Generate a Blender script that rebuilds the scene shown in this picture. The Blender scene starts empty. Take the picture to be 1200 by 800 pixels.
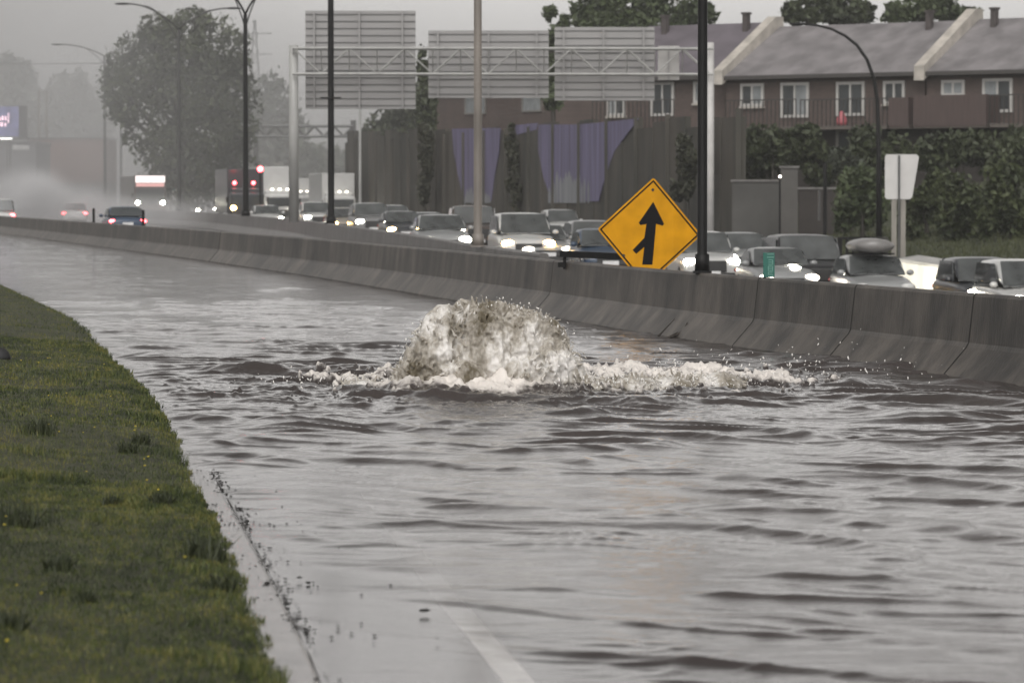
import bpy, bmesh, math, random
import numpy as np
from mathutils import Vector, Matrix
random.seed(7); rng = np.random.default_rng(7)
S = bpy.context.scene; C = S.collection
PI = math.pi; R = math.radians

# ------------------------------------------------------------------ camera, world, sun, exposure
F = 4500.0; HOR = 230.0; CAMH = 1.9
TH = math.atan((400 - HOR) / F)
cd = bpy.data.cameras.new('camera'); cam = bpy.data.objects.new('camera', cd); C.objects.link(cam)
cam.location = (0, 0, CAMH); cam.rotation_euler = (PI / 2 - TH, 0, 0)
cd.sensor_width = 36; cd.lens = 36 * F / 1200; cd.clip_start = 0.5; cd.clip_end = 20000
cd.dof.use_dof = True; cd.dof.focus_distance = 38; cd.dof.aperture_fstop = 5.2
S.camera = cam
W = bpy.data.worlds.new('World'); S.world = W; W.use_nodes = True
nt = W.node_tree; nt.nodes.clear()
out = nt.nodes.new('ShaderNodeOutputWorld'); bg = nt.nodes.new('ShaderNodeBackground')
sky = nt.nodes.new('ShaderNodeTexSky'); sky.sky_type = 'NISHITA'; sky.sun_disc = False
SUN_EL, SUN_AZ = 50, 188
sky.sun_elevation = R(SUN_EL); sky.sun_rotation = R(SUN_AZ)
sky.air_density = 1.0; sky.dust_density = 4.0; sky.ozone_density = 1.0
bw = nt.nodes.new('ShaderNodeRGBToBW'); nt.links.new(sky.outputs[0], bw.inputs[0])
tc = nt.nodes.new('ShaderNodeTexCoord'); sep = nt.nodes.new('ShaderNodeSeparateXYZ')
nt.links.new(tc.outputs['Generated'], sep.inputs[0])
mr = nt.nodes.new('ShaderNodeMapRange'); mr.interpolation_type = 'SMOOTHSTEP'      # a darker storm cloud fills the left of the sky
mr.inputs[1].default_value = -0.19; mr.inputs[2].default_value = -0.015; mr.inputs[3].default_value = 0.38; mr.inputs[4].default_value = 1.0
nz = nt.nodes.new('ShaderNodeTexNoise'); nz.inputs['Scale'].default_value = 5; nz.inputs['Detail'].default_value = 3
nt.links.new(tc.outputs['Generated'], nz.inputs['Vector'])
ad = nt.nodes.new('ShaderNodeMath'); ad.operation = 'MULTIPLY_ADD'; ad.inputs[1].default_value = 0.09
nt.links.new(nz.outputs[0], ad.inputs[0]); nt.links.new(sep.outputs[0], ad.inputs[2])
sb = nt.nodes.new('ShaderNodeMath'); sb.operation = 'SUBTRACT'; sb.inputs[1].default_value = 0.045
nt.links.new(ad.outputs[0], sb.inputs[0]); nt.links.new(sb.outputs[0], mr.inputs[0])
mu = nt.nodes.new('ShaderNodeMath'); mu.operation = 'MULTIPLY'
zr_ = nt.nodes.new('ShaderNodeMapRange'); zr_.interpolation_type = 'SMOOTHSTEP'; zr_.inputs[1].default_value = .06; zr_.inputs[2].default_value = .20; nt.links.new(sep.outputs[2], zr_.inputs[0])
lf_ = nt.nodes.new('ShaderNodeMix'); nt.links.new(zr_.outputs[0], lf_.inputs[0]); nt.links.new(mr.outputs[0], lf_.inputs[2]); lf_.inputs[3].default_value = 1.0      # the storm cloud hangs low; above it the overcast is even
zd_ = nt.nodes.new('ShaderNodeMapRange'); zd_.interpolation_type = 'SMOOTHSTEP'; zd_.inputs[1].default_value = .12; zd_.inputs[2].default_value = .5; zd_.inputs[3].default_value = 1.0; zd_.inputs[4].default_value = .36; nt.links.new(sep.outputs[2], zd_.inputs[0])
zm_ = nt.nodes.new('ShaderNodeMath'); zm_.operation = 'MULTIPLY'; nt.links.new(lf_.outputs[0], zm_.inputs[0]); nt.links.new(zd_.outputs[0], zm_.inputs[1])      # added unseen cloud overhead dims the scene light; sky stays paler towards the horizon
nt.links.new(bw.outputs[0], mu.inputs[0]); nt.links.new(zm_.outputs[0], mu.inputs[1])
vm = nt.nodes.new('ShaderNodeVectorMath'); vm.operation = 'SCALE'; vm.inputs[0].default_value = (1.0, 0.975, 0.955)
nt.links.new(mu.outputs[0], vm.inputs['Scale']); nt.links.new(vm.outputs[0], bg.inputs[0])
bg.inputs[1].default_value = 0.15
nt.links.new(bg.outputs[0], out.inputs[0])
sl = bpy.data.lights.new('sun', 'SUN'); so = bpy.data.objects.new('sun', sl); C.objects.link(so)
sl.energy = 0.5; sl.angle = R(35); sl.color = (1, 0.97, 0.93)
so.rotation_euler = (R(90 - SUN_EL), 0, R(180 - SUN_AZ)); so.location = (0, 0, 80)
S.view_settings.view_transform = 'Standard'; S.view_settings.look = 'None'
S.view_settings.exposure = 1.34; S.view_settings.gamma = 1; S.view_settings.use_curve_mapping = False
S.cycles.use_denoising = True
S.cycles.max_bounces = 8; S.cycles.volume_bounces = 1; S.cycles.transparent_max_bounces = 24
S.cycles.sample_clamp_indirect = 4.0; S.cycles.sample_clamp_direct = 0
S.cycles.caustics_reflective = False; S.cycles.caustics_refractive = False

def P(px, py, d):                       # the point seen at a photo pixel, at distance d down the road
    cx = (px - 600) / F; cy = (400 - py) / F
    yy = math.cos(TH) + cy * math.sin(TH); zz = -math.sin(TH) + cy * math.cos(TH)
    t = d / yy
    return Vector((cx * t, d, CAMH + zz * t))

# ------------------------------------------------------------------ materials
MATS = {}
def mat(name, col, rough=0.6, var=0.15, scale=3.0, bump=0.0, bscale=20, metal=0.0, spec=0.5, stretch=(1, 1, 1), coat=0.0, col2=None, detail=4):
    if name in MATS: return MATS[name]
    m = bpy.data.materials.new(name); m.use_nodes = True; t = m.node_tree
    b = t.nodes['Principled BSDF']
    b.inputs['Roughness'].default_value = rough; b.inputs['Metallic'].default_value = metal
    b.inputs['Specular IOR Level'].default_value = spec; b.inputs['Coat Weight'].default_value = coat
    b.inputs['Coat Roughness'].default_value = 0.08
    c = t.nodes.new('ShaderNodeTexCoord'); mp = t.nodes.new('ShaderNodeMapping'); mp.inputs['Scale'].default_value = stretch
    t.links.new(c.outputs['Object'], mp.inputs[0])
    n = t.nodes.new('ShaderNodeTexNoise'); n.inputs['Scale'].default_value = scale; n.inputs['Detail'].default_value = detail
    t.links.new(mp.outputs[0], n.inputs['Vector'])
    r = t.nodes.new('ShaderNodeValToRGB')
    c2 = col2 if col2 else tuple(min(1, x * (1 + var)) for x in col)
    c1 = col if col2 else tuple(x * (1 - var) for x in col)
    r.color_ramp.elements[0].color = (*c1, 1); r.color_ramp.elements[1].color = (*c2, 1)
    r.color_ramp.elements[0].position = 0.32; r.color_ramp.elements[1].position = 0.68
    t.links.new(n.outputs[0], r.inputs[0]); t.links.new(r.outputs[0], b.inputs['Base Color'])
    if bump:
        n2 = t.nodes.new('ShaderNodeTexNoise'); n2.inputs['Scale'].default_value = bscale; n2.inputs['Detail'].default_value = 3
        t.links.new(mp.outputs[0], n2.inputs['Vector'])
        bp = t.nodes.new('ShaderNodeBump'); bp.inputs['Strength'].default_value = bump; bp.inputs['Distance'].default_value = 0.02
        t.links.new(n2.outputs[0], bp.inputs['Height']); t.links.new(bp.outputs[0], b.inputs['Normal'])
    MATS[name] = m; return m
def emit(name, col, st, base=(0.5, 0.5, 0.5)):
    if name in MATS: return MATS[name]
    m = bpy.data.materials.new(name); m.use_nodes = True; b = m.node_tree.nodes['Principled BSDF']
    b.inputs['Base Color'].default_value = (*base, 1); b.inputs['Emission Color'].default_value = (*col, 1); b.inputs['Emission Strength'].default_value = st
    b.inputs['Roughness'].default_value = 0.2
    MATS[name] = m; return m
def volume(name, dens, col=(0.93, 0.93, 0.94), aniso=0.2):
    m = bpy.data.materials.new(name); m.use_nodes = True; t = m.node_tree; t.nodes.clear()
    o = t.nodes.new('ShaderNodeOutputMaterial'); v = t.nodes.new('ShaderNodeVolumePrincipled')
    v.inputs['Color'].default_value = (*col, 1); v.inputs['Density'].default_value = dens; v.inputs['Anisotropy'].default_value = aniso
    t.links.new(v.outputs[0], o.inputs['Volume']); return m

M_black = mat('black_steel', (0.008, 0.008, 0.008), 0.5, 0.2, 4, spec=.2)
M_galv = mat('galvanised_steel', (0.30, 0.30, 0.29), 0.45, 0.15, 3, stretch=(1, 1, .2))
M_grey = mat('grey_painted_steel', (0.05, 0.05, 0.049), 0.4, 0.2, 3)
M_white = mat('white_trim', (0.42, 0.41, 0.39), 0.5, 0.08, 2)
M_rubber = mat('rubber', (0.012, 0.012, 0.013), 0.7, 0.2, 5)
M_rim = mat('rim_metal', (0.35, 0.35, 0.36), 0.3, 0.1, 5, metal=0.7)
M_glass = mat('dark_glass', (0.045, 0.05, 0.052), 0.06, 0.2, 1.0, spec=0.9)
M_wind = mat('wet_windshield', (0.05, 0.054, 0.054), 0.10, 0.35, 2.2, spec=1.0)
M_plastic = mat('black_plastic', (0.02, 0.02, 0.02), 0.5, 0.2, 5)
M_head = emit('headlight_white', (1.0, 0.93, 0.78), 45)
M_warm = emit('headlight_amber', (1.0, 0.6, 0.2), 26)
M_drl = emit('marker_dim', (1.0, 0.9, 0.75), 4)
M_lampoff = mat('lamp_lens', (0.45, 0.45, 0.44), 0.1, 0.1, 6)
M_tail = emit('tail_light', (1.0, 0.05, 0.06), 9)
M_taildim = emit('tail_light_dim', (1.0, 0.12, 0.15), 2.5)

# ------------------------------------------------------------------ mesh helpers
class MB:
    def __init__(s): s.v = []; s.f = []
    def add(s, vs, fs):
        o = len(s.v); s.v += [tuple(v) for v in vs]; s.f += [tuple(i + o for i in f) for f in fs]; return s
    def box(s, c, size, rot=None):
        x, y, z = [k / 2 for k in size]
        vs = [Vector(p) for p in ((-x,-y,-z),(x,-y,-z),(x,y,-z),(-x,y,-z),(-x,-y,z),(x,-y,z),(x,y,z),(-x,y,z))]
        if rot is not None: vs = [rot @ v for v in vs]
        c = Vector(c)
        return s.add([v + c for v in vs], [(0,3,2,1),(4,5,6,7),(0,1,5,4),(1,2,6,5),(2,3,7,6),(3,0,4,7)])
    def tube(s, pts, rad, n=8, cap=True):
        pts = [Vector(p) for p in pts]; m = len(pts)
        if not hasattr(rad, '__len__'): rad = [rad] * m
        o = []; up = None
        for i, p in enumerate(pts):
            t = (pts[min(i+1, m-1)] - pts[max(i-1, 0)]).normalized()
            if up is None: up = Vector((0,0,1)) if abs(t.z) < .9 else Vector((1,0,0))
            a = t.cross(up).normalized(); b = a.cross(t).normalized(); up = b if abs(t.dot(b)) < .9 else up
            o += [p + (a * math.cos(2*PI*k/n) + b * math.sin(2*PI*k/n)) * rad[i] for k in range(n)]
        fs = [(i*n+k, i*n+(k+1)%n, (i+1)*n+(k+1)%n, (i+1)*n+k) for i in range(m-1) for k in range(n)]
        if cap: fs += [tuple(range(n))[::-1], tuple((m-1)*n + k for k in range(n))]
        return s.add(o, fs)
    def prism(s, outline, n0, n1):       # outline: list of 3D points, extruded from offset n0 to n1 (vectors)
        k = len(outline); a = [Vector(p) + n0 for p in outline]; b = [Vector(p) + n1 for p in outline]
        return s.add(a + b, [tuple(range(k))[::-1], tuple(range(k, 2*k))] + [(i, (i+1)%k, k+(i+1)%k, k+i) for i in range(k)])
    def loft(s, secs, closed=True, cap=True):
        n = len(secs[0]); o = [p for q in secs for p in q]; m = len(secs)
        fs = []
        for i in range(m-1):
            for k in range(n if closed else n-1):
                fs.append((i*n+k, i*n+(k+1)%n, (i+1)*n+(k+1)%n, (i+1)*n+k))
        if cap and closed: fs += [tuple(range(n))[::-1], tuple((m-1)*n+k for k in range(n))]
        return s.add(o, fs)
    def ico(s, c, r, sub=1, scale=(1,1,1)):
        vs, fs = ICO[sub]; c = Vector(c)
        return s.add([(v[0]*r*scale[0]+c.x, v[1]*r*scale[1]+c.y, v[2]*r*scale[2]+c.z) for v in vs], fs)
    def build(s, name, m, parent=None, smooth=False, bevel=0, subsurf=0, fixn=True):
        me = bpy.data.meshes.new(name); me.from_pydata(s.v, [], s.f)
        if fixn and len(s.f) < 60000:
            b = bmesh.new(); b.from_mesh(me); bmesh.ops.recalc_face_normals(b, faces=b.faces); b.to_mesh(me); b.free()
        me.materials.append(m)
        if smooth: me.polygons.foreach_set('use_smooth', [True] * len(me.polygons))
        me.update()
        o = bpy.data.objects.new(name, me); C.objects.link(o); o.parent = parent
        if bevel:
            q = o.modifiers.new('bevel', 'BEVEL'); q.width = bevel; q.segments = 2; q.limit_method = 'ANGLE'; q.angle_limit = R(40)
        if subsurf:
            q = o.modifiers.new('subd', 'SUBSURF'); q.levels = subsurf; q.render_levels = subsurf
        return o
ICO = {}
for sub in (1, 2, 3, 4, 5, 6):
    b = bmesh.new(); bmesh.ops.create_icosphere(b, subdivisions=sub, radius=1)
    ICO[sub] = ([tuple(v.co) for v in b.verts], [tuple(v.index for v in f.verts) for f in b.faces]); b.free()
def np_mesh(name, verts, faces, m, parent=None, smooth=True, attrs=None):
    me = bpy.data.meshes.new(name); nf, k = faces.shape
    me.vertices.add(len(verts)); me.vertices.foreach_set('co', verts.astype(np.float32).ravel())
    me.loops.add(nf * k); me.loops.foreach_set('vertex_index', faces.astype(np.int32).ravel())
    me.polygons.add(nf); me.polygons.foreach_set('loop_start', np.arange(0, nf*k, k, dtype=np.int32))
    me.update(calc_edges=True)
    if smooth: me.polygons.foreach_set('use_smooth', np.ones(nf, dtype=bool))
    for an, av in (attrs or {}).items():
        a = me.attributes.new(an, 'FLOAT', 'POINT'); a.data.foreach_set('value', av.astype(np.float32))
    me.materials.append(m); me.validate()
    o = bpy.data.objects.new(name, me); C.objects.link(o); o.parent = parent; return o
def grid_faces(nr, nc):
    i = np.arange(nr - 1)[:, None] * nc + np.arange(nc - 1)[None, :]
    i = i.ravel(); return np.stack([i, i + 1, i + nc + 1, i + nc], 1)
def tag(o, label=None, cat=None, group=None, kind=None):
    if label: o['label'] = label
    if cat: o['category'] = cat
    if group: o['group'] = group
    if kind: o['kind'] = kind
    return o
def thing(name, label, cat, loc=(0,0,0), rz=0, group=None):
    o = bpy.data.objects.new(name, None); C.objects.link(o); o.location = loc; o.rotation_euler = (0,0,rz); o.empty_display_size = .2
    return tag(o, label, cat, group)
# numpy gradient noise
_perm = rng.permutation(512); _perm = np.concatenate([_perm, _perm, _perm])
_g3 = rng.normal(size=(512, 3)); _g3 /= np.linalg.norm(_g3, axis=1)[:, None]
def noise3(x, y, z):
    x, y, z = np.broadcast_arrays(np.asarray(x, float), np.asarray(y, float), np.asarray(z, float))
    xi, yi, zi = np.floor(x).astype(int), np.floor(y).astype(int), np.floor(z).astype(int)
    xf, yf, zf = x - xi, y - yi, z - zi
    u, v, w = [t*t*t*(t*(t*6-15)+10) for t in (xf, yf, zf)]
    r = 0
    for dx in (0, 1):
        for dy in (0, 1):
            for dz in (0, 1):
                h = _perm[_perm[_perm[(xi+dx) & 511] + ((yi+dy) & 511)] + ((zi+dz) & 511)]
                g = _g3[h]
                d = g[..., 0]*(xf-dx) + g[..., 1]*(yf-dy) + g[..., 2]*(zf-dz)
                r = r + d * (u if dx else 1-u) * (v if dy else 1-v) * (w if dz else 1-w)
    return r * 1.5
def fbm(x, y, z, o=3):
    a, f, r = 1.0, 1.0, 0
    for k in range(o): r = r + a * noise3(x*f + 7*k, y*f, z*f); a *= .5; f *= 2.03
    return r
def sstep(a, b, x): t = np.clip((x - a) / (b - a), 0, 1); return t*t*(3-2*t)

# ------------------------------------------------------------------ plan lines (X as a function of distance)
DD = np.arange(0, 1500, 0.5)
def line(d, x, k):
    y = np.interp(DD, d, x); s = (x[-1]-x[-2]) / (d[-1]-d[-2]); y = np.where(DD > d[-1], x[-1] + s*(DD-d[-1]), y)
    s0 = (x[1]-x[0]) / (d[1]-d[0]); y = np.where(DD < d[0], x[0] + s0*(DD-d[0]), y)
    pad = np.concatenate([y[0] - (y[1]-y[0])*np.arange(k, 0, -1), y, y[-1] + (y[-1]-y[-2])*np.arange(1, k+1)])
    w = np.hanning(2*k+1); w /= w.sum(); return np.convolve(pad, w, 'valid')
XB1a = line([10,39.4,44.3,52.4,62.3,69.9,88.7,112,153.7,200.6,300,700], [11.8,5.2,4.1,2.32,.65,-.65,-3.95,-8.45,-17,-26.7,-48,-140], 12)
XB2a = line([60,64,76,100,132,167,237,300,500], [1.35,.75,-.55,-2.67,-5.9,-9.5,-19,-31.5,-78], 14)
XGa = line([10,13,15,18,22.5,25.5,32.9,38,46,54,60,81,100,200,300], [-.55,-.75,-.93,-1.26,-1.78,-2.15,-3.0,-3.68,-4.9,-6.0,-6.95,-10.8,-14.5,-36,-60], 6)
XWa = line([60,112,125,140,160,187,300,500], [21,15.6,14.2,13.2,12.8,9.2,-14.5,-60], 14)     # right edge of the far carriageway
def xb1(d): return np.interp(d, DD, XB1a)
def xb2(d): return np.where(np.asarray(d) < 64, xb1(d)+.3, np.interp(d, DD, XB2a))
def xg(d): return np.interp(d, DD, XGa)
def xw(d): return np.interp(d, DD, XWa)
def zroad(x, d):
    u = np.maximum(x - xb2(d) - 2.0, 0)
    return -0.105 * u * (1 - .68 * sstep(115, 205, d)) * (1 - sstep(240, 420, d)) - 0.02
def kerb_w(d): return np.interp(d, [13, 15, 17, 19, 21, 23, 26], [1.02, .92, .62, .34, .16, .02, -.3])   # width of road left dry of the flood
def zflood(x, d):
    w = x - xg(d) - .17
    a = kerb_w(d) + .14*noise3(x*1.6, d*.8, 3.3) + .05*noise3(x*6, d*3, 1.3)
    return np.where(w < a, -.0105 + .003*np.clip(a-w, 0, 1), np.maximum(-.0105-.05*(w-a), -.32))

# ------------------------------------------------------------------ ground, roads
M_ground = mat('damp_soil', (0.045, 0.05, 0.03), 0.9, 0.4, .3)
gx = np.concatenate([[-6000,-2500,-1200,-700], np.linspace(-400, 400, 60), [700,1200,2500,6000]])
gy = np.concatenate([[-300,-60], np.linspace(0, 480, 49), [600,900,1500,3000,9000]])
GX, GY = np.meshgrid(gx, gy)
gz = np.where(GX > xw(np.clip(GY, 0, 1400)) - 12, -2.6 + 2.3*sstep(190, 300, GY), -0.5)
o = np_mesh('ground', np.stack([GX.ravel(), GY.ravel(), gz.ravel()], 1), grid_faces(*GX.shape), M_ground); tag(o, kind='structure')

M_wet = mat('wet_asphalt', (0.085, 0.08, 0.08), 0.16, 0.25, .8, bump=.25, bscale=30)
M_wetroad = mat('flooded_asphalt', (0.075, 0.064, 0.063), 0.16, 0.22, 1.6, bump=.06, bscale=60)
def sheet(name, d, xa, xc, nc, zf, m):
    t = np.linspace(0, 1, nc)[None, :]; X = xa[:, None] * (1-t) + xc[:, None] * t; D = np.repeat(d[:, None], nc, 1)
    return np_mesh(name, np.stack([X.ravel(), D.ravel(), zf(X, D).ravel()], 1), grid_faces(len(d), nc), m)
d = np.concatenate([np.linspace(6, 30, 121), np.linspace(30.5, 240, 250)])
tag(sheet('flooded_road', d, xg(d) + .15, xb1(d), 60, zflood, M_wetroad), kind='structure')
d = np.concatenate([np.linspace(10, 300, 200), np.linspace(305, 900, 60)])
tag(sheet('carriageway', d, xb1(d), xw(d) + 1.0, 50, zroad, M_wet), kind='structure')
# gutter strip of pale concrete at the grass edge
M_conc_l = mat('wet_gutter_concrete', (0.115, 0.104, 0.10), 0.2, 0.5, 6, bump=.2, bscale=40)
d = np.linspace(6, 60, 200)
sec = []
mb = MB()
for q in d:
    a = float(xg(q)); zk = .022 - .0016*max(0, q-16)
    sec.append([(a-.30, q, zk-.1), (a-.30, q, zk+.02), (a+.02, q, zk+.006), (a+.155, q, zk), (a+.175, q, zk-.012), (a+.178, q, zk-.1)])
mb.loft(sec); tag(mb.build('gutter', M_conc_l), kind='structure')
M_gap = mat('gutter_joint_dirt', (.045,.04,.037), .7, .4, 5)
d = np.linspace(6, 27, 160); wv = np.maximum(.0022 + .005*noise3(d*1.5, 0, 2.0), .0003)
tag(sheet('gutter_joint', d, xg(d)+.186-wv, xg(d)+.186+wv, 2, lambda X, D: X*0 + .004, M_gap), kind='structure')
# painted lane line
M_paint = mat('worn_white_paint', (0.66, 0.62, 0.59), 0.25, 0.2, 9)
d = np.linspace(9, 26, 90); xl = np.interp(d, [9, 15, 18.6, 26], [.62, .03, -.33, -1.0])
tag(sheet('lane_line', d, xl - .062, xl + .062, 6, lambda X, D: zflood(X, D) + .004, M_paint), kind='structure')

# ------------------------------------------------------------------ flood water
FX, FD = -0.25, 37.6                     # where the flood water wells up
def foam_at(X, D):
    ex, ed = X - FX, D - FD
    n = fbm(X*2.2, D*.9, 3.1, 4); n2 = fbm(X*9, D*4, 8.2, 3)
    core = np.clip(1.40 - np.sqrt((ex/1.2)**2 + ((ed-.7)/1.7)**2) + .45*n + .2*n2, 0, 1)
    right = np.clip(1.10 - np.sqrt(((ex-1.75)/1.05)**2 + ((ed-1.7)/2.7)**2) + .75*n + .4*n2, 0, 1)
    r2 = np.clip(.66 - np.sqrt(((ex-2.9)/1.1)**2 + ((ed-1.6)/2.2)**2) + .9*n + .6*n2, 0, 1)
    left = np.clip(.52 - np.sqrt(((ex+1.5)/.85)**2 + ((ed-1.2)/2.2)**2) + .75*n + .6*n2, 0, 1)
    streak = np.clip((n2 - .45)*2, 0, 1) * np.clip(1.4 - np.sqrt((ex/3.5)**2 + (ed/3.5)**2), 0, 1)
    return np.clip(sstep(.1, .7, core) + sstep(.12, .8, right) + sstep(.15, .8, r2) + sstep(.15, .7, left) + .5*streak, 0, 1)
def wave_h(X, D):
    w = X - xg(D) - .17 - kerb_w(D)
    dep = np.clip(w, 0, 6)
    amp = sstep(-.08, .45, dep) * (.82 + .18*sstep(.8, 3.0, dep))
    rr = np.sqrt((X-FX)**2 + ((D-FD)*.8)**2)
    turb = np.exp(-((rr-1.0)/2.6)**2)
    sh = 1 - sstep(.6, 3.5, dep)
    wx = X + .28*noise3(X*.7, D*.4, .3); wd = D + .5*noise3(X*.5, D*.35, 5.7)
    a1 = -wx*.66 - wd*.75; b1 = wx*.75 - wd*.66
    def ridge(a, b, la, lb, z, k=6.0, p=1.35, skew=.10):
        n = noise3(a/la, b/lb, z)
        rg = np.clip(1 - np.abs(n)*k*.6, 0, 1)
        n2 = noise3(a/la - skew*rg*.5, b/lb, z)      # the crest leans the way the wave runs
        return np.clip(1 + .07*k - np.sqrt(n2*n2 + .0049)*k, 0, 1)**p
    patch = .12 + .88*sstep(-.30, .35, noise3(X*.5, D*.28, 9.4)); patch2 = .15 + .85*sstep(-.25, .40, noise3(X*.8 + 9, D*.42, 2.2)); patch3 = .2 + .8*sstep(-.2, .4, noise3(X*.7 + 4, D*.45 + 7, 6.2))
    h = .066*ridge(a1, b1, 1.05, 3.0, 1.5)*patch
    a2 = -wx*.42 - wd*.91; b2 = wx*.91 - wd*.42
    h = h + .052*ridge(a2, b2, .78, 2.0, 4.5)*patch2
    a3 = -wx*.08 - wd*.99; b3 = wx*.99 - wd*.08
    h = h + .034*ridge(a3, b3, .56, 1.25, 7.5, 3.8)*patch3
    a4 = -wx*.5 - wd*.86; b4 = wx*.86 - wd*.5
    h = h + .021*ridge(a4, b4, .36, .85, 3.5, 3.6)*(.4 + .6*patch2) + .013*ridge(a3, b3, .24, .55, 8.5, 3.4)*(.3 + .7*patch)
    h = h + .010*fbm(X*1.1, D*.8, 2.5, 2) + .0035*fbm(X*7, D*6, 6.5, 2)
    h = h*amp*(.50 + .5*sstep(3, 1, np.abs(D-FD)/4))
    f = foam_at(X, D)
    h = h + turb*(.05*fbm(X*1.5, D*1.3, 1.1, 3) + .028*np.abs(fbm(X*5, D*3.6, 4.4, 3)))*amp
    h = h + f*(.045 + .085*np.abs(fbm(X*3.2, D*2.0, 5.5, 4)) + .028*fbm(X*14, D*8, 2.2, 2))
    far = 1 - .62*sstep(44, 80, D)
    return h*far - .006, f
dr = [9.0]
while dr[-1] < 245:
    q = dr[-1]; dr.append(q + min(max(q*q/10400, .02), .036 if q < 46 else .08 if q < 70 else .4))
dr = np.array(dr)
xl = np.maximum(xg(dr) - .3, -.18*dr - 1.2); xr = np.minimum(xb1(dr), .18*dr + 1.2)
NC = 760
t = np.linspace(0, 1, NC)[None, :]
X = xl[:, None]*(1-t) + xr[:, None]*t
ext = np.linspace(0, 1, 26)[None, 1:]
X = np.concatenate([X, xr[:, None]*(1-ext) + np.maximum(xb1(dr), xr+.01)[:, None]*ext], 1)
D = np.repeat(dr[:, None], X.shape[1], 1)
Z, FO = wave_h(X, D)
DEP = np.clip(Z - zflood(X, D), 0, 1)
wm = bpy.data.materials.new('muddy_flood_water'); wm.use_nodes = True; t_ = wm.node_tree; b_ = t_.nodes['Principled BSDF']
b_.inputs['IOR'].default_value = 1.33; b_.inputs['Roughness'].default_value = 0.06
def anode(tree, nm): a = tree.nodes.new('ShaderNodeAttribute'); a.attribute_name = nm; return a
fo = anode(t_, 'foam'); de = anode(t_, 'depth')
tcx = t_.nodes.new('ShaderNodeTexCoord')
n1 = t_.nodes.new('ShaderNodeTexNoise'); n1.inputs['Scale'].default_value = .8; n1.inputs['Detail'].default_value = 5
t_.links.new(tcx.outputs['Object'], n1.inputs['Vector'])
cr = t_.nodes.new('ShaderNodeValToRGB'); cr.color_ramp.elements[0].color = (.029, .0245, .0232, 1); cr.color_ramp.elements[1].color = (.060, .0505, .0475, 1)
t_.links.new(n1.outputs[0], cr.inputs[0])
n3 = t_.nodes.new('ShaderNodeTexNoise'); n3.inputs['Scale'].default_value = 15; n3.inputs['Detail'].default_value = 5; t_.links.new(tcx.outputs['Object'], n3.inputs['Vector'])
fm = t_.nodes.new('ShaderNodeMapRange'); fm.inputs[1].default_value = .30; fm.inputs[2].default_value = .62; t_.links.new(n3.outputs[0], fm.inputs[0])
fadd = t_.nodes.new('ShaderNodeMath'); fadd.operation = 'MULTIPLY_ADD'; fadd.inputs[1].default_value = 2.2; fadd.inputs[2].default_value = -1.2
t_.links.new(fo.outputs['Fac'], fadd.inputs[0])
fsum = t_.nodes.new('ShaderNodeMath'); fsum.operation = 'ADD'; fsum.use_clamp = True
t_.links.new(fadd.outputs[0], fsum.inputs[0]); t_.links.new(fm.outputs[0], fsum.inputs[1])
ff = t_.nodes.new('ShaderNodeMath'); ff.operation = 'MULTIPLY'; ff.use_clamp = True
t_.links.new(fsum.outputs[0], ff.inputs[0]); t_.links.new(fo.outputs['Fac'], ff.inputs[1])
mx = t_.nodes.new('ShaderNodeMixRGB'); mx.inputs[2].default_value = (.66, .62, .58, 1)
t_.links.new(ff.outputs[0], mx.inputs[0]); t_.links.new(cr.outputs[0], mx.inputs[1]); t_.links.new(mx.outputs[0], b_.inputs['Base Color'])
rm = t_.nodes.new('ShaderNodeMapRange'); rm.inputs[3].default_value = .06; rm.inputs[4].default_value = .45
t_.links.new(ff.outputs[0], rm.inputs[0]); t_.links.new(rm.outputs[0], b_.inputs['Roughness'])
# fine wind ripples
mpw = t_.nodes.new('ShaderNodeMapping'); mpw.inputs['Scale'].default_value = (5.0, 5.6, 1); mpw.inputs['Rotation'].default_value = (0, 0, .35); t_.links.new(tcx.outputs['Object'], mpw.inputs[0])
n4 = t_.nodes.new('ShaderNodeTexNoise'); n4.inputs['Scale'].default_value = 2.2; n4.inputs['Detail'].default_value = 6; n4.inputs['Roughness'].default_value = .70; t_.links.new(mpw.outputs[0], n4.inputs['Vector'])
bpn = t_.nodes.new('ShaderNodeBump'); bpn.inputs['Strength'].default_value = .6; bpn.inputs['Distance'].default_value = .012
bsd = t_.nodes.new('ShaderNodeMapRange'); bsd.inputs[1].default_value = .004; bsd.inputs[2].default_value = .10; bsd.inputs[3].default_value = .10; bsd.inputs[4].default_value = .40; t_.links.new(de.outputs['Fac'], bsd.inputs[0]); t_.links.new(bsd.outputs[0], bpn.inputs['Strength'])      # a thin film lies calmer than deep water
t_.links.new(n4.outputs[0], bpn.inputs['Height']); t_.links.new(bpn.outputs[0], b_.inputs['Normal'])
# turbid water hides the road within a few centimetres of depth
mlt = t_.nodes.new('ShaderNodeMath'); mlt.operation = 'MULTIPLY'; mlt.inputs[1].default_value = -32; t_.links.new(de.outputs['Fac'], mlt.inputs[0])
ex_ = t_.nodes.new('ShaderNodeMath'); ex_.operation = 'EXPONENT'; t_.links.new(mlt.outputs[0], ex_.inputs[0])
tr = t_.nodes.new('ShaderNodeBsdfTransparent'); gl = t_.nodes.new('ShaderNodeBsdfGlossy'); gl.inputs['Roughness'].default_value = .06
fr = t_.nodes.new('ShaderNodeFresnel'); fr.inputs['IOR'].default_value = 1.33
t_.links.new(bpn.outputs[0], fr.inputs['Normal']); t_.links.new(bpn.outputs[0], gl.inputs['Normal'])
m1 = t_.nodes.new('ShaderNodeMixShader'); t_.links.new(fr.outputs[0], m1.inputs[0]); t_.links.new(tr.outputs[0], m1.inputs[1]); t_.links.new(gl.outputs[0], m1.inputs[2])
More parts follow.
